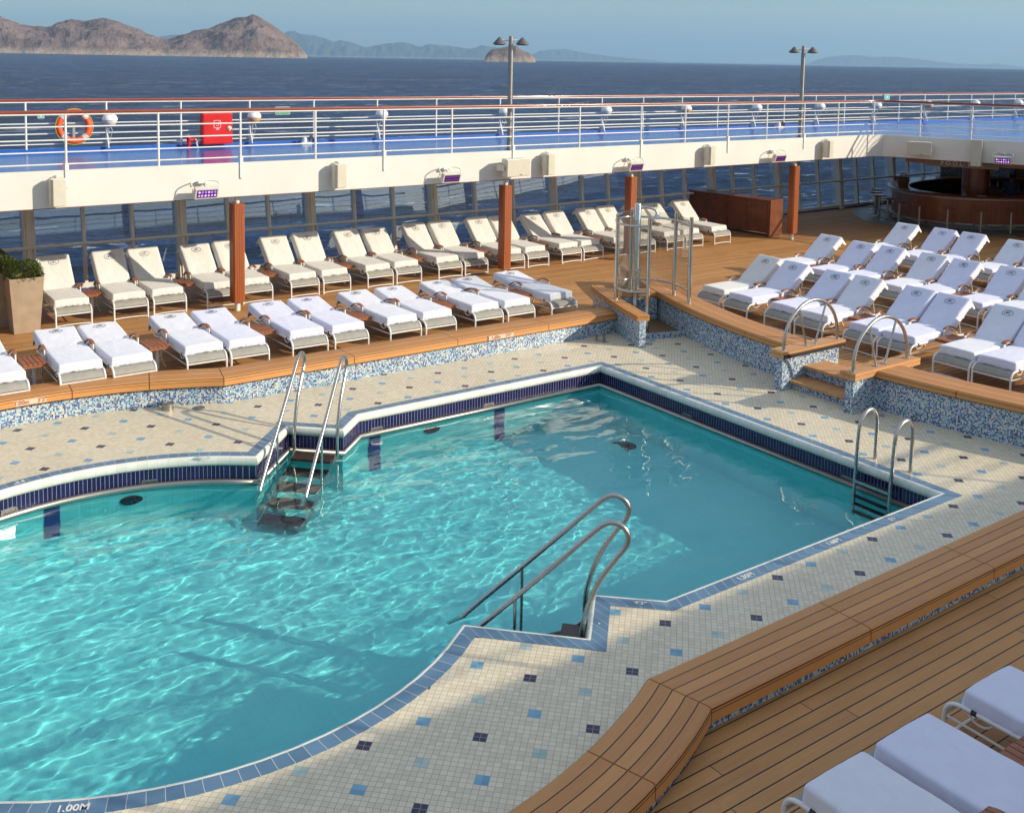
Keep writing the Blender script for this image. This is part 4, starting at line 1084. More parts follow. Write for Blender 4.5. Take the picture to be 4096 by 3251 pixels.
def lounger_frame():
    m = MB()
    for sg in (-1, 1):
        x = sg*H
        m.tube([(x, 0, 0)]+catmull([(x, 0, .20), (x, .012, .262), (x, .055, .31), (x, .13, .328), (x, .30, .328)], 5)+[(x, 1.2, .325), (x, 1.62, .30)], .0165, 8)
        m.tube([(x*.985, .02, .205), (x*.985, 1.24, .17)], .010, 6)
        m.tube(catmull([(x*.97, .16, .31), (x*.97, .22, .262), (x*.97, .30, .262), (x*.97, .36, .31)], 4), .008, 6)
        m.tube(catmull([(x*1.1, .93, .49), (x*1.1, 1.08, .485), (x*1.1, 1.24, .42), (x*1.02, 1.34, .33)], 4), .009, 6)
    m.tube([(-H, 0, .025), (-H*.5, 0, .034), (0, 0, .037), (H*.5, 0, .034), (H, 0, .025)], .011, 8)
    m.tube([(-H, .002, .215), (H, .002, .215)], .0125, 8)
    m.tube([(-H, .62, .318), (H, .62, .318)], .011, 6); m.tube([(-H, 1.25, .30), (H, 1.25, .30)], .011, 6); m.tube([(-H, 1.62, .30), (H, 1.62, .30)], .011, 6)
    return m.mesh('frame', 50)
def lounger(kind, seed, mat, ang):
    t = thing('sun_lounger', 'x', 'sun lounger', (0, 0, ZD))
    link('frame', FRAME, None, t)
    for n_, sg in ((0, -1), (1, 1)):
        link('rear_leg', RLEG[n_], None, t)
        a = link('armrest', ARM[n_], None, t); link('arm_post', APOST[n_], None, a)
        link('strap', STRAP[n_], None, t)
    link('sling', SLING, None, t)
    me = seat_mesh(seed); link('seat_towel', me, mat, t)
    me = back_mesh(seed+.5, ang); bo = link('back_towel', me, mat, t)
    link('emblem', EMB[ang], None, bo)
    link('back_frame', BFR[ang], None, t)
    return t
FRAME = lounger_frame(); FRAME.materials.append(M['whitemetal'])
RLEG = []; ARM = []; APOST = []; STRAP = []
for sg in (-1, 1):
    x = sg*H
    m = MB(); m.tube([(x*.96, 1.18, .32), (x*.96, 1.36, 0)], .014, 8); me = m.mesh('rear_leg', 50); me.materials.append(M['whitemetal']); RLEG.append(me)
    pts = catmull([(x*1.1, .90, .502), (x*1.1, .98, .525), (x*1.1, 1.10, .522), (x*1.1, 1.23, .475), (x*1.08, 1.33, .415)], 4)
    m = MB(); n = len(pts); vs = []; fs = []
    for i, p in enumerate(pts):
        w = .025-.010*i/n
        vs += [(p.x-w, p.y, p.z), (p.x+w, p.y, p.z), (p.x+w, p.y, p.z-.018), (p.x-w, p.y, p.z-.018)]
    for i in range(n-1):
        for k in range(4): fs.append((i*4+k, (i+1)*4+k, (i+1)*4+(k+1) % 4, i*4+(k+1) % 4))
    fs += [(0, 1, 2, 3), ((n-1)*4+3, (n-1)*4+2, (n-1)*4+1, (n-1)*4)]
    m.add(vs, fs); me = m.mesh('armrest', bevel=.004); me.materials.append(M['tabletop']); ARM.append(me)
    m = MB(); m.add([(x*1.1+i*.0 + s_*.008, y, z) for z, y0, y1 in ((.27, .87, .93), (.49, .895, .955)) for y in (y0, y1) for s_ in (-1, 1) for i in (0,)], [(0, 1, 3, 2), (4, 6, 7, 5), (0, 4, 5, 1), (2, 3, 7, 6), (0, 2, 6, 4), (1, 5, 7, 3)])
    me = m.mesh('arm_post', bevel=.003); me.materials.append(M['whitemetal']); APOST.append(me)
    m = MB(); m.tube([(x, .20, .328), (x, .24, .328)], .0195, 10); me = m.mesh('strap', 50); me.materials.append(M['black']); STRAP.append(me)
m = MB(); prof = catmull([(0, -.005, .245), (0, .02, .285), (0, .07, .318), (0, .16, .326)], 4)+[V((0, 1.25, .322))]
n = len(prof); m.add([(sx*(H-.012), p.y, p.z-dz) for p in prof for sx, dz in ((-1, 0), (1, 0), (1, .008), (-1, .008))], [(i*4+k, i*4+(k+1) % 4, (i+1)*4+(k+1) % 4, (i+1)*4+k) for i in range(n-1) for k in range(4)]+[(0, 1, 2, 3), (n*4-1, n*4-2, n*4-3, n*4-4)])
SLING = m.mesh('sling', 30); SLING.materials.append(M['sling'])
EMB = {}; BFR = {}
for ang in (46, 44, 41, 38, 36, 8, 10):
    EMB[ang] = emblem_mesh(ang); EMB[ang].materials.append(M['lead'])
    R_ = Matrix.Rotation(radians(ang), 3, 'X'); m = MB()
    for sg in (-1, 1): m.tube([R_ @ V((sg*H, y, -.012))+V((0, 1.085, .335)) for y in (0, .4, .80)], .013, 8)
    m.tube([R_ @ V((x, .80, -.012))+V((0, 1.085, .335)) for x in (-H, H)], .013, 8)
    q = R_ @ V((0, .45, -.02))+V((0, 1.085, .335))
    if ang > 20:
        for sg in (-1, 1): m.tube([(sg*.24, q.y, q.z), (sg*.24, 1.55, .30)], .009, 6)
    BFR[ang] = m.mesh('back_frame', 50); BFR[ang].materials.append(M['whitemetal'])

PROTO = {}
def place(kind, x, y, rz, label, group, mat, ang, var):
    key = (kind, mat, ang, var)
    if key not in PROTO:
        t = lounger(kind, hash((ang, var)) % 97 + var, M[mat], ang); PROTO[key] = t
        t.location = (x, y, ZD); t.rotation_euler = (0, 0, rz); t['label'] = label; t['group'] = group
        return t
    return dup(PROTO[key], None, (x, y, ZD), rz, label, group)
ORD = ['first', 'second', 'third', 'fourth', 'fifth', 'sixth', 'seventh', 'eighth', 'ninth', 'tenth', 'eleventh', 'twelfth', 'thirteenth', 'fourteenth', 'fifteenth', 'sixteenth', 'seventeenth', 'eighteenth', 'nineteenth', 'twentieth']
# back row under the fascia (foot-left-leg x)
bx_ = [-1.44, -.75, .228, .93, 1.93, 2.63, 3.62, 4.32, 5.32, 6.01, 7.05, 7.74, 8.76, 9.46, 10.45, 11.12, 12.15, 12.84, 13.84, 14.53, 15.56]
blab = ['hidden mostly by the front planter, back row of cream loungers', 'right beside the planters', 'second from the planters, back half in shadow', 'third from the planters, crossed by a diagonal shadow', 'fourth from the planters', 'behind the first teak column']
blab += [ORD[i-1]+' from the planters' for i in range(7, 21)]
for i, x in enumerate(bx_):
    if i >= 6:
        extra = {6: 'clear of the first column', 12: 'left of the second column', 13: 'behind the second column', 16: 'left of the shower', 17: 'behind the shower glass', 18: 'behind the shower', 20: 'alone beside the sideboard'}.get(i, '')
        lab = 'cream lounger in the window row, '+ORD[i-1]+' from the planters'+(', '+extra if extra else '')
    else: lab = 'cream towelled lounger '+blab[i]+' in the window row' if i else 'cream towelled lounger hidden mostly behind the front planter'
    if i == 0: continue
    y = 12.66+.10*min(1, max(0, x/8))
    place('b', x+H, y, random.uniform(-.02, .02), lab, 'cream loungers in a row by the windows', 'towel_cream', (44, 44, 46, 44, 41)[i % 5], i % 2)
# front row, backs nearly flat
fx = [-2.58, -1.585, -.885, .168, .825, 1.825, 2.535, 3.55, 4.222, 5.235, 5.915, 6.92]
fl_ = ['cut off by the left edge of the view', 'second from the left edge', 'third from the left edge', 'fourth from the left edge', 'fifth from the left, left of the column foot', 'sixth from the left edge, behind the looped handrail', 'seventh from the left edge', 'eighth from the left edge', 'ninth from the left edge', 'tenth from the left edge, striped with shadows', 'next to last on the right', 'last on the right, alone near the shower']
for i, x in enumerate(fx):
    place('f', x+H, 8.60+(.02 if i % 2 else -.01), random.uniform(-.025, .025), 'flat white lounger behind the far ledge, '+fl_[i], 'flat loungers in a row behind the far ledge', 'towel_lav' if i in (4, 5, 6) else 'towel_blue', 8, i % 3)
# right hand group, three columns facing the pool
R1 = [7.58, 6.86, 5.89, 5.19, 4.18, 3.53, 2.50, 1.86, .84]
R2 = [8.62, 7.66, 6.93, 5.94, 5.27, 4.30, 3.60, 2.62, 1.9]
R3 = [8.80, 7.76, 7.02, 6.0, 5.3, 4.3]
g = 'white loungers in three ranks right of the steps'
for rank, (ys, x0, nm, nxt) in enumerate(((R1, 9.90, 'front rank by the curved bench', 0), (R2, 13.16, 'middle rank', 0), (R3, 16.45, 'rear rank by the bar', 0))):
    for i, y in enumerate(ys):
        lab = 'white raised lounger in the '+nm+', '+ORD[i]+' from the left'
        if i == len(ys)-1: lab = 'white raised lounger in the '+nm+', last at the right edge'
        place('r', x0+random.uniform(-.03, .03), y, -pi/2+random.uniform(-.03, .03), lab, g, 'towel_cream' if (rank == 0 and i == 0) else 'towel_lav' if (i % 3) else 'towel_blue', (38, 38, 36)[(i+rank) % 3], i % 2)
# three near loungers in the shade, feet towards the pool
for i, (x, mat) in enumerate(((2.10, 'towel_lav'), (1.09, 'towel_lav'), (.385, 'towel_blue'))):
    place('n', x, -2.46, pi, ['shaded lounger at the lower right corner, cut by the right edge', 'shaded lounger at the lower right corner, middle of three', 'shaded lounger at the lower right corner, leftmost of three'][i], 'shaded loungers at the lower right corner', mat, 8, i % 3)

# side tables between the pairs
tb = thing('side_table', 'x', 'side table', (0, 0, ZD))
for k in range(5): m = MB(); m.box(-.155+.0635*k, -.155+.0635*k+.056, -.245, .245, .378, .40); m.obj('slat', M['tabletop'], tb, bevel=.003)
m = MB()
for sg in (-1, 1): m = MB(); m.box(-.155, .155, sg*.245-.012, sg*.245+.012, .35, .377); m.obj('apron', M['tabletop'], tb)
for sg in (-1, 1):
    m = MB(); m.box(-.022, .022, sg*.12-.008, sg*.12+.008, .0, .35); m.obj('leg', M['whitemetal'], tb)
    m = MB(); m.tube(catmull([(sg*.12, .0, .35), (sg*.10, 0, .2), (sg*.13, .0, .08), (sg*.17, .0, 0)], 4), .010, 6); m.obj('leg', M['whitemetal'], tb, smooth=50)
m = MB(); m.bar((-.13, 0, .12), (.13, 0, .12), .012, .012); m.bar((0, -.12, .13), (0, .12, .13), .012, .012); m.obj('stretcher', M['whitemetal'], tb)
first = [True]
def table(x, y, rz, lab, grp):
    if first[0]:
        first[0] = False; tb.location = (x, y, ZD); tb.rotation_euler = (0, 0, rz); tb['label'] = lab; tb['group'] = grp
    else: dup(tb, None, (x, y, ZD), rz, lab, grp)
for i in range(1, len(bx_)-1, 2):
    x = (bx_[i]+2*H+bx_[i+1])/2; table(x, 13.50, random.uniform(-.05, .05), 'slatted teak side table in the window row, '+ORD[i//2]+' from the planters', 'teak side tables in the window row')
for i in (0, 2, 4, 6, 8, 10):
    x = (fx[i]+2*H+fx[i+1])/2; table(x, 9.42, random.uniform(-.05, .05), 'slatted teak side table between flat loungers, '+ORD[i//2]+' from the left', 'teak side tables in the flat lounger row')
for nm, x0, ys in (('front', 9.90, (6.375, 4.685, 3.015, 1.35)), ('middle', 13.16, (8.14, 6.435, 4.785, 3.11)), ('rear', 16.45, (8.28, 6.51, 4.8))):
    for i, y in enumerate(ys): table(x0+.85, y, pi/2, 'slatted teak side table in the '+nm+' rank of white loungers, '+ORD[i]+' from the left', 'teak side tables in the white lounger ranks')
table(1.60, -3.30, 0, 'slatted teak side table at the lower right corner between shaded loungers', 'teak side tables in the shade')

# ------------------------------------------------------------------ planters
def planter(x, y, lab, seed, s=1.0):
    t = thing('planter', lab, 'planter', (x, y, ZD), 0, 'tall planters with clipped shrubs')
    m = MB(); a, c, h = .205*s, .275*s, .95
    vs = [(sx*r, sy*r, z) for r, z in ((a, 0), (c, h), (c-.035, h), (c-.045, h-.06)) for sx, sy in ((-1, -1), (1, -1), (1, 1), (-1, 1))]
    fs = [(3, 2, 1, 0)]+[(k*4+i, k*4+(i+1) % 4, (k+1)*4+(i+1) % 4, (k+1)*4+i) for k in range(3) for i in range(4)]
    m.add(vs, fs); m.obj('pot', M['stone'], t, bevel=.006)
    m = MB(); m.box(-c+.045, c-.045, -c+.045, c-.045, h-.09, h-.055); m.obj('soil', M['soil'], t)
    m = MB(); m.tube([(0, 0, h-.08), (.01, 0, h+.12)], [.03, .02], 8)
    rnd = random.Random(seed)
    for k in range(14):
        th = rnd.uniform(0, 2*pi); m.tube([(0, 0, h+.02), (.1*cos(th), .1*sin(th), h+.1), (.2*cos(th), .2*sin(th), h+rnd.uniform(.05, .22))], [.008, .006, .003], 5)
    m.obj('stem', M['soil'], t)
    for nm, sh_ in (('foliage', 0),):
        m = MB(); R = .30*s
        for k in range(5200):
            th = rnd.uniform(0, 2*pi); u = rnd.uniform(-.35, 1); rr = R*rnd.uniform(.72, 1.0)
            d = V((sqrt(1-u*u)*cos(th), sqrt(1-u*u)*sin(th), u))
            bumpy = 1+.16*noise.noise(d*3.2+V((seed, 0, 0)))+.08*noise.noise(d*8)
            p = V((d.x*rr*bumpy*1.04, d.y*rr*bumpy*1.04, d.z*rr*.80*bumpy+h+.035))
            if p.z < h-.06: continue
            a1 = (d+V((rnd.gauss(0, .5), rnd.gauss(0, .5), rnd.gauss(0, .5)))).normalized()
            a2 = a1.cross(V((rnd.random(), rnd.random(), rnd.random()))).normalized(); L = rnd.uniform(.013, .024); w = L*.5
            b3 = a1.cross(a2)
            m.add([p-b3*w*.1, p+a2*w+a1*L*.5, p+a1*L, p-a2*w+a1*L*.5], [(0, 1, 2, 3)])
        m.obj('foliage', M['leaf'], t, recalc=False)
def leaf():
    t = NT('boxwood_leaves'); r = t.S(t.n('ShaderNodeNewGeometry').outputs['Random Per Island']); n = t.noise(t.obj(), 6, 3)
    return t.set(t.ramp(r*.6+n*.4, [(.2, (.025, .045, .010)), (.5, (.075, .12, .02)), (.8, (.18, .21, .04))]), .5, Subsurface_Weight=0)
M['leaf'] = leaf()
planter(-1.225, 12.80, 'tan square planter with a clipped round shrub, front one beside the first lounger', 3)
planter(-1.47, 13.37, 'tan square planter cut by the left edge, behind the front planter', 11)
planter(-1.50, 14.15, 'planter with a darker round shrub, rearmost of the three at the left edge', 23)

# ------------------------------------------------------------------ low cabinet
cb = thing('sideboard', 'dark red wooden sideboard with panelled doors between the window wall and the last teak column', 'sideboard', (17.78, 12.86, ZD), radians(94))
# local: x runs away from the viewer along the deck, y to the left
W_, D_, Hh = 1.42, .56, 1.02
for k in range(2):
    x0 = .0+k*(W_+.02)
    m = MB(); m.box(x0, x0+W_, -D_, 0, .10, Hh-.03); m.obj('carcass', M['cabinet'], cb, bevel=.004)
    m = MB(); m.box(x0-.01, x0+W_+.01, -D_-.01, .03, Hh-.028, Hh); m.obj('top', M['cabinet'], cb, bevel=.006)
    for j in range(2):
        a = x0+.06+j*(W_-.12)/2; c = a+(W_-.12)/2-.01
        m = MB(); m.box(a, c, .001, .014, .13, Hh-.06); 
        for (p, q, r, s_) in ((a+.06, c-.06, .18, .50), (a+.06, c-.06, .56, .76), (a+.06, c-.06, .80, .92)): m.box(p, q, .0145, .020, r, s_)
        dr = m.obj('door', M['cabinet'], cb, bevel=.003)
        kx = c-.03 if j == 0 else a+.03
        m = MB(); m.lathe((kx, .015, .86), [(.010, 0), (.010, .014)], 10, 'y'); m.obj('knob', M['galv'], dr)
    for xx in (x0+.02, x0+W_-.05):
        for yy in (-D_+.01, -.03): m = MB(); m.box(xx, xx+.035, yy, yy+.03, 0, .10); m.obj('leg', M['cabinet'], cb)
    m = MB(); m.tube([(x0+.5, -.25, Hh+.012), (x0+.62, -.25, Hh+.012)], .008, 6); m.obj('handle', M['galv'], cb)
# open end leaf nearest the viewer
m = MB(); m.box(-.03, -.006, -D_-.02, .03, .02, Hh+.0); m.obj('end_panel', M['cabinet'], cb, bevel=.004)

# ------------------------------------------------------------------ pool bar
BC = (27.55, 12.05)
def ell(rx, ry, a0, a1, n, c=BC): return [(c[0]+rx*cos(radians(a0+(a1-a0)*i/n)), c[1]+ry*sin(radians(a0+(a1-a0)*i/n))) for i in range(n+1)]
bar = thing('pool_bar', 'oval mahogany pool bar with a polished counter and dark well', 'bar', (0, 0, 0))
o_ = ell(3.92, 2.72, 0, 360, 80)[:-1]
b = MB(); b.sweep(o_, [(0, 1.075), (-.02, 1.085), (-.02, 1.115), (0, 1.125), (.62, 1.125), (.63, 1.1), (.62, 1.075)], closed=True); b.obj('counter_top', M['bar'], bar, smooth=40)
b = MB(); b.sweep(ringoff(o_, .12), [(0, .33), (0, 1.076), (.06, 1.076), (.06, .33)], closed=True); b.obj('panelling', M['bar'], bar, smooth=40)
b = MB(); b.sweep(ringoff(o_, .03), [(0, 1.045), (0, 1.07), (.1, 1.07), (.1, 1.045)], closed=True); b.obj('edge_rail', M['galv'], bar, smooth=40)
b = MB(); b.sweep(ringoff(o_, .05), [(0, .29), (0, .33), (.1, .33), (.1, .29)], closed=True); b.obj('foot_rail', M['galv'], bar, smooth=40)
b = MB(); b.sweep(ringoff(o_, .16), [(0, ZD), (0, .30), (.1, .30), (.1, ZD)], closed=True); b.obj('plinth', M['plinth'] if 'plinth' in M else M['darkbase'], bar)
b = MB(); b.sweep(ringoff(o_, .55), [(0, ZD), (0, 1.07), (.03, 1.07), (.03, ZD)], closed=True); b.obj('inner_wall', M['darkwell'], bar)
bc_ = MB(); bc_.tube([(26.0, 11.72, ZD), (26.0, 11.72, ZF0+.17)], .40, 32); tag(bc_.obj('bar_column', M['bar'], smooth=60), 'thick round mahogany column inside the pool bar', 'column')
ws = thing('back_counter', 'dark back counter with shelves inside the pool bar', 'counter', (0, 0, 0))
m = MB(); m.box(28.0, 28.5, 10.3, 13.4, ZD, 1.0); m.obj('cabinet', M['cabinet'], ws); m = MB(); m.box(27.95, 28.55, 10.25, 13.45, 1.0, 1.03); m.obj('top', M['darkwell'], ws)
sg_ = thing('bar_sign', 'long bronze sign reading POOL BAR under the far fascia', 'sign', (22.50, 10.10, 2.235), radians(-67))
m = MB(); m.box(-.95, .95, -.01, .01, -.105, .07); m.obj('plate', M['signplate'], sg_)
o = link('lettering', text_mesh('P O O L   B A R', .165, .004), M['paint'], sg_, (.0, -.016, -.01)); o.rotation_euler = (pi/2, 0, 0)
so = thing('bar_stool', 'x', 'bar stool', (0, 0, ZD), 0, 'bar stools round the pool bar')
m = MB(); m.lathe((0, 0, 0), [(.24, 0), (.24, .012), (.05, .035), (.032, .05), (.032, .645)], 20); m.obj('pedestal', M['galv'], so, smooth=40)
m = MB(); m.tube([(.19*cos(a), .19*sin(a), .235) for a in [2*pi*k/24 for k in range(24)]], .012, 8, closed=True); m.bar((-.19, 0, .235), (.19, 0, .235), .014, .014); m.bar((0, -.19, .235), (0, .19, .235), .014, .014); m.obj('foot_ring', M['galv'], so, smooth=60)
m = MB(); m.lathe((0, 0, .645), [(.06, 0), (.19, .012), (.205, .035), (.19, .055), (.03, .05)], 24); m.obj('seat', M['bar'], so, smooth=50)
SP = [(25.35, 14.75), (24.62, 14.30), (24.05, 13.75), (23.60, 13.15), (23.22, 12.48), (23.10, 11.72), (23.30, 10.93), (23.76, 10.17), (24.30, 9.58), (25.0, 9.05)]
SL = ['behind the others by the windows', 'second from the windows', 'third from the windows', 'fourth from the windows, darkest seat', 'first standing clear in front of the panelling', 'second in front of the panelling', 'third in front of the panelling', 'fourth in front of the panelling', 'fifth in front of the panelling', 'last at the right edge']
for i, (x, y) in enumerate(SP):
    if i == 0: so.location = (x, y, ZD); so['label'] = 'round bar stool on a steel pedestal, '+SL[0]
    else: dup(so, None, (x, y, ZD), None, 'round bar stool on a steel pedestal, '+SL[i])
bk = thing('basket', 'brown woven basket with a handle on the left end of the bar counter', 'basket', (24.95, 13.55, 1.126))
m = MB(); m.lathe((0, 0, 0), [(.15, 0), (.19, .12), (.18, .26), (.165, .255), (.15, .02)], 20); m.obj('body', M['basket'], bk, smooth=50)
m = MB(); m.tube(catmull([(-.17, 0, .25), (-.12, 0, .36), (0, 0, .40), (.12, 0, .36), (.17, 0, .25)], 4), .014, 8); m.obj('handle', M['basket'], bk, smooth=60)
def bottle(x, y, z, lab, mat, h=.26):
    t = thing('bottle', lab, 'bottle', (x, y, z), 0, 'bottles inside the bar')
    m = MB(); m.lathe((0, 0, 0), [(.035, 0), (.037, .01), (.037, h*.6), (.012, h*.8), (.012, h)], 14); m.obj('body', mat, t, smooth=50)
    m = MB(); m.lathe((0, 0, h), [(.014, 0), (.014, .02)], 10); m.obj('cap', M['dark'], t)
for k in range(12): bottle(28.06+.05*(k % 2), 10.5+.24*k, 1.03, 'small dark bottle on the back counter, '+ORD[k]+' from the right', M['glass'] if k % 3 else M['amber'], .20+.03*(k % 3))
jr = thing('glass_jar', 'clear glass jar on the bar counter beside the round column', 'jar', (24.2, 11.0, 1.126))
m = MB(); m.lathe((0, 0, 0), [(.07, 0), (.075, .02), (.07, .16), (.04, .19), (.04, .21)], 18); m.obj('body', M['clear'], jr, smooth=60); m = MB(); m.lathe((0, 0, .21), [(.045, 0), (.045, .015), (.02, .03)], 16); m.obj('lid', M['purple'], jr, smooth=40)
pl = MB(); pl.lathe((24.55, 10.65, 1.127), [(.07, 0), (.15, .022), (.155, .026), (.14, .026), (.06, .008)], 28); tag(pl.obj('plate', M['paint'], smooth=50), 'white plate on the bar counter in front of the bartender', 'plate')

# bartender
pt = thing('person', 'person in a dark navy shirt standing inside the pool bar, seen from behind', 'person', (26.1, 10.62, ZD))
def skinned(name, joints, edges, mat, parent, sub=2, root=0):
    me = bpy.data.meshes.new(name); me.from_pydata([j[0] for j in joints], edges, [])
    o = link(name, me, mat, parent)
    sm = o.modifiers.new('s', 'SKIN'); 
    if not me.skin_vertices: bpy.context.view_layer.objects.active = o
    for i, j in enumerate(joints):
        r = j[1]; r = r if isinstance(r, tuple) else (r, r)
        me.skin_vertices[0].data[i].radius = r; me.skin_vertices[0].data[i].use_root = (i == root)
    sm.use_smooth_shade = True
    s2 = o.modifiers.new('u', 'SUBSURF'); s2.levels = sub; s2.render_levels = sub
    return o
J = [((0, 0, .84), (.12, .09)), ((0, 0, 1.02), (.115, .085)), ((0, .0, 1.20), (.14, .09)), ((0, .01, 1.31), (.07, .06)), ((0, .01, 1.37), (.045, .045)), ((0, 0, 1.45), (.062, .07)), ((0, 0, 1.535), (.055, .065)),
     ((-.15, 0, 1.29), .055), ((-.20, -.03, 1.05), .042), ((-.17, -.20, .98), .032), ((-.15, -.27, .98), .03),
     ((.15, 0, 1.29), .055), ((.21, -.03, 1.05), .042), ((.16, -.2, .99), .032), ((.13, -.27, .99), .03),
     ((-.08, 0, .78), .085), ((-.09, 0, .44), .055), ((-.09, .01, .06), .04), ((-.09, -.12, .035), .035),
     ((.08, 0, .78), .085), ((.09, 0, .44), .055), ((.09, .01, .06), .04), ((.09, -.12, .035), .035)]
Ed = [(0, 1), (1, 2), (2, 3), (3, 4), (4, 5), (5, 6), (3, 7), (7, 8), (8, 9), (9, 10), (3, 11), (11, 12), (12, 13), (13, 14), (0, 15), (15, 16), (16, 17), (17, 18), (0, 19), (19, 20), (20, 21), (21, 22)]
skinned('body', J, Ed, M['skin'], pt)
Jc = [((0, 0, .80), (.14, .105)), ((0, 0, 1.02), (.135, .10)), ((0, .0, 1.20), (.16, .105)), ((0, .01, 1.32), (.07, .065)), ((-.155, 0, 1.285), .068), ((-.20, -.03, 1.08), .056), ((.155, 0, 1.285), .068), ((.205, -.03, 1.08), .056)]
skinned('shirt', Jc, [(0, 1), (1, 2), (2, 3), (3, 4), (4, 5), (3, 6), (6, 7)], M['navyshirt'], pt)
m = MB(); m.lathe((0, .015, 1.49), [(.02, -.075), (.06, -.05), (.078, 0), (.07, .06), (.045, .088), (.01, .10)], 18); m.obj('hair', M['hair'], pt, smooth=60)
m = MB()
for sg in (-1, 1):
    for k in range(5): m.tube([(sg*.14+(k-2)*.012*sg, -.27, .98), (sg*.135+(k-2)*.014*sg, -.315, .972), (sg*.13+(k-2)*.014*sg, -.34, .955)], [.008, .007, .005], 6)
m.obj('fingers', M['skin'], pt, smooth=60)
m = MB(); m.box(-.012, .012, -.085, -.06, 1.45, 1.475); m.lathe((-.08, 0, 1.46), [(.008, -.01), (.02, 0), (.008, .01)], 10, 'x'); m.lathe((.08, 0, 1.46), [(.008, -.01), (.02, 0), (.008, .01)], 10, 'x'); m.obj('face_features', M['skin'], pt, smooth=50)
pt.rotation_euler = (0, 0, radians(120))

# ------------------------------------------------------------------ sea and islands
FX, FCX, FCY = 4230.03, 2035.09, 635.84
CAM = V((-4.875, -6.373, 4.911))
b = MB(); Rr = 90000.0
gx = [-Rr, -20000, -6000, -2000, -700, -250, 0, 250, 700, 2000, 6000, 20000, Rr]
b.add([(x, y, SEA) for y in gx for x in gx], [(j*13+i, j*13+i+1, (j+1)*13+i+1, (j+1)*13+i) for j in range(12) for i in range(12)])
tag(b.obj('sea', M['sea'], recalc=False), kind='structure')
# heading of the view axis; islands are placed at real distances by bearing and height
AX = V((.5812, .8094, 0)).normalized(); RX = V((.8094, -.5812, 0)).normalized()
def island(name, lab, D, depth, prof, mat, seed, amp, nv=34, step=1, cat='island'):
    """prof: list of (tan of bearing, tan of elevation of the crest)"""
    t = [p[0] for p in prof]; N = int((t[-1]-t[0])*D/ (step))
    b = MB(); vs = []
    def h(q):
        for (a, z0), (c, z1) in zip(prof[:-1], prof[1:]):
            if a <= q <= c: f = (q-a)/(c-a); return z0+(z1-z0)*f
        return 0
    N = max(40, min(560, N))
    for j in range(nv+1):
        v = j/nv
        for i in range(N+1):
            q = t[0]+(t[-1]-t[0])*i/N
            crest = max(0, h(q))*D+CAM.z-SEA if h(q) > 0 else 0
            s_ = sin(pi*min(1, v*.98+.0))**.75 if v < .5 else sin(pi*v)**.9
            d = D+(v-.5)*depth
            P = CAM+AX*d+RX*(q*d)
            n1 = noise.hetero_terrain(V((P.x/900, P.y/900, seed)), .8, 2.1, 6, .3)
            rg = noise.ridged_multi_fractal(V((P.x/330, P.y/330, seed+5)), .85, 2.2, 6, 1.0, 2.0)
            edge = 1-abs(2*v-1)**6
            z = crest*s_*(.94+.09*(n1-.4)*1) + (rg-1.1)*amp*min(1, crest/120)*(1-s_*.55)*edge
            z = min(z, crest*1.02) if v < .55 else min(z, crest*.97)
            vs.append((P.x, P.y, SEA-6+max(0, z+6*edge*(1 if crest > 3 else 0))))
    b.add(vs, [(j*(N+1)+i, j*(N+1)+i+1, (j+1)*(N+1)+i+1, (j+1)*(N+1)+i) for j in range(nv) for i in range(N)])
    o = b.obj(name, mat, smooth=0, recalc=False); tag(o, kind='structure'); return o
def pf(pts):  # (D px, D px above the local horizon) -> tangents
    out = []
    for x, y in pts:
        hy = 107+.01766*x
        out.append(((x*1.9-FCX)/FX, max(0, (hy-y))*1.9/FX))
    return out
island('island_left', '', 9000, 2600, pf([(-60, 60), (-30, 40), (0, 34), (20, 40), (45, 50), (75, 58), (100, 56), (118, 51), (150, 44), (180, 47), (205, 42), (225, 43), (250, 50), (290, 63), (320, 76), (345, 83), (355, 84), (380, 76), (410, 67), (440, 61), (470, 50), (495, 42), (520, 38), (532, 35), (548, 42), (575, 58), (600, 76), (625, 95), (638, 110), (645, 119)]), M['rock'], 1, 70, 80, 5)
island('islet', '', 8000, 420, pf([(1016, 125.5), (1022, 112), (1032, 104), (1050, 101), (1064, 97.5), (1072, 99), (1082, 96.5), (1092, 104), (1102, 110), (1112, 113), (1120, 122), (1124, 127)]), M['rock'], 7, 26, 36, 3)
island('mountains_behind', '', 52000, 8000, pf([(300, 112), (330, 80), (360, 76), (400, 74), (430, 80), (470, 90), (560, 92), (590, 72), (610, 67), (640, 72), (680, 82), (700, 90), (715, 86), (740, 92), (768, 102), (790, 97), (820, 92), (850, 91), (880, 100), (900, 95), (930, 97), (960, 101), (985, 105), (1010, 98), (1040, 101), (1060, 110), (1090, 126)]), M['rockfar'], 12, 400, 24, 90)
island('mountains_far_right', '', 68000, 8000, pf([(1100, 127), (1130, 108), (1160, 104), (1190, 105), (1230, 113), (1290, 121), (1400, 131), (1600, 135), (1690, 135), (1730, 122), (1770, 117), (1800, 118), (1830, 121), (1880, 121), (1920, 125), (1960, 130), (2010, 136), (2060, 137), (2090, 135), (2120, 139), (2160, 144)]), M['rockfar'], 19, 260, 20, 90)
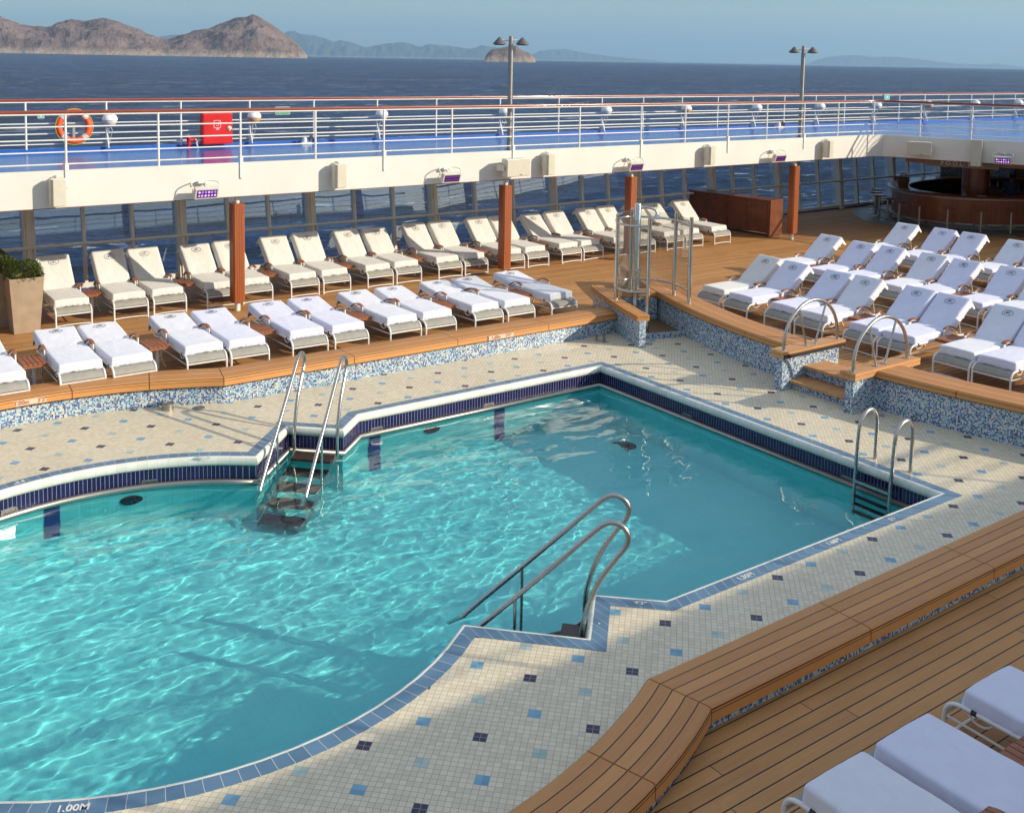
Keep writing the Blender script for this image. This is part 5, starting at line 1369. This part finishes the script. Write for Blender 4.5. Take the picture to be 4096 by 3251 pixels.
# the air between: one closed box of even, thin haze
b = MB(); b.box(-80000, 88000, -3000, 88000, SEA-12, 2600.0)
hz = b.obj('haze', None); tag(hz, kind='stuff')
hm = bpy.data.materials.new('haze'); hm.use_nodes = True; nt = hm.node_tree; nt.nodes.clear()
ho = nt.nodes.new('ShaderNodeOutputMaterial'); pv = nt.nodes.new('ShaderNodeVolumePrincipled')
pv.inputs['Color'].default_value = (.42, .72, 1.0, 1); pv.inputs['Density'].default_value = 2.2e-5; pv.inputs['Anisotropy'].default_value = .15
nt.links.new(pv.outputs[0], ho.inputs['Volume']); hz.data.materials.append(hm)

# ------------------------------------------------------------------ light, sky, camera
SUN_AZ, SUN_EL = -49.0, 22.5
sd = bpy.data.lights.new('sun', 'SUN'); sd.energy = 4.4; sd.angle = radians(.53); sd.color = (1.0, .88, .70)
so_ = bpy.data.objects.new('sun', sd); COL.objects.link(so_)
dirv = V((cos(radians(SUN_EL))*cos(radians(SUN_AZ)), cos(radians(SUN_EL))*sin(radians(SUN_AZ)), sin(radians(SUN_EL))))
so_.data.cycles.is_caustics_light = True; pw.cycles.is_caustics_caster = True
for o in bpy.data.objects:
    if o.name.startswith('basin'): o.cycles.is_caustics_receiver = True
so_.rotation_euler = dirv.to_track_quat('Z', 'Y').to_euler()
w = bpy.data.worlds.new('World'); SC.world = w; w.use_nodes = True; nt = w.node_tree
bg = nt.nodes['Background']; bg.inputs[1].default_value = .10
sk = nt.nodes.new('ShaderNodeTexSky'); sk.sky_type = 'NISHITA'; sk.sun_disc = False
sk.sun_elevation = radians(SUN_EL); sk.sun_rotation = radians(90-SUN_AZ); sk.air_density = 1.0; sk.dust_density = .5; sk.ozone_density = 3.0
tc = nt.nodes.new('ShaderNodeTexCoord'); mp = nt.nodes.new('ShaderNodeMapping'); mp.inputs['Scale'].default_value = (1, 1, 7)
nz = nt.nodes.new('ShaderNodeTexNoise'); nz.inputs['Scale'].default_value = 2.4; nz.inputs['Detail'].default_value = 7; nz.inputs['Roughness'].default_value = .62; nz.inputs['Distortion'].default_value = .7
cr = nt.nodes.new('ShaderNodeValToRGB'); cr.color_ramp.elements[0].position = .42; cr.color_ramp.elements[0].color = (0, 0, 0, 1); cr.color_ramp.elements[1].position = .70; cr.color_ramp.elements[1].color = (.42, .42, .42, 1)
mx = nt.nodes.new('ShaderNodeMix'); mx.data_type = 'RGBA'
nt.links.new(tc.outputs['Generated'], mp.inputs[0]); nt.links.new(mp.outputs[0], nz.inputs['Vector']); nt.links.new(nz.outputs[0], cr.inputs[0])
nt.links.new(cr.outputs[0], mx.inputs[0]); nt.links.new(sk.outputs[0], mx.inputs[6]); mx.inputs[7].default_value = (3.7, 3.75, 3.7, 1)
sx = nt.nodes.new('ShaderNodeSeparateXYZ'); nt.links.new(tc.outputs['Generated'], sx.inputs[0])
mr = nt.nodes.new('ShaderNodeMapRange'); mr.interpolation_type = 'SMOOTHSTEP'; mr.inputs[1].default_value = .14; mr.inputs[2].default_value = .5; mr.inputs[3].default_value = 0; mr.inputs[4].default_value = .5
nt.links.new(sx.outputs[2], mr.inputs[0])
m2 = nt.nodes.new('ShaderNodeMix'); m2.data_type = 'RGBA'; nt.links.new(mr.outputs[0], m2.inputs[0]); nt.links.new(mx.outputs[2], m2.inputs[6]); m2.inputs[7].default_value = (6.2, 6.9, 8.2, 1)  # bright veil overhead, out of view, added to fill the shade
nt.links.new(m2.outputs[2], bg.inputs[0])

cd = bpy.data.cameras.new('camera'); co = bpy.data.objects.new('camera', cd); COL.objects.link(co); SC.camera = co
cd.sensor_fit = 'HORIZONTAL'; cd.sensor_width = 36; cd.lens = 36*FX/4096
cd.shift_x = (2048-FCX)/4096; cd.shift_y = (FCY-1625.5)/4096
cd.clip_start = .05; cd.clip_end = 200000
r0 = V((0.8131226, -0.5818271, 0.0175734)); r1 = V((-0.0402320, -0.0862922, -0.9954572)); r2 = V((0.5807005, 0.8087217, -0.0935742))
mt_ = Matrix(((r0.x, -r1.x, -r2.x, CAM.x), (r0.y, -r1.y, -r2.y, CAM.y), (r0.z, -r1.z, -r2.z, CAM.z), (0, 0, 0, 1)))
co.matrix_world = mt_
vs_ = SC.view_settings; vs_.view_transform = 'Standard'; vs_.look = 'None'; vs_.exposure = 0.38; vs_.gamma = 1; vs_.use_curve_mapping = False
SC.render.engine = 'CYCLES'
cy = SC.cycles; cy.use_denoising = True; cy.max_bounces = 8; cy.diffuse_bounces = 3; cy.glossy_bounces = 4; cy.transmission_bounces = 6; cy.transparent_max_bounces = 12
cy.sample_clamp_indirect = 10; cy.caustics_reflective = False; cy.volume_bounces = 0
SC.unit_settings.scale_length = 1.15
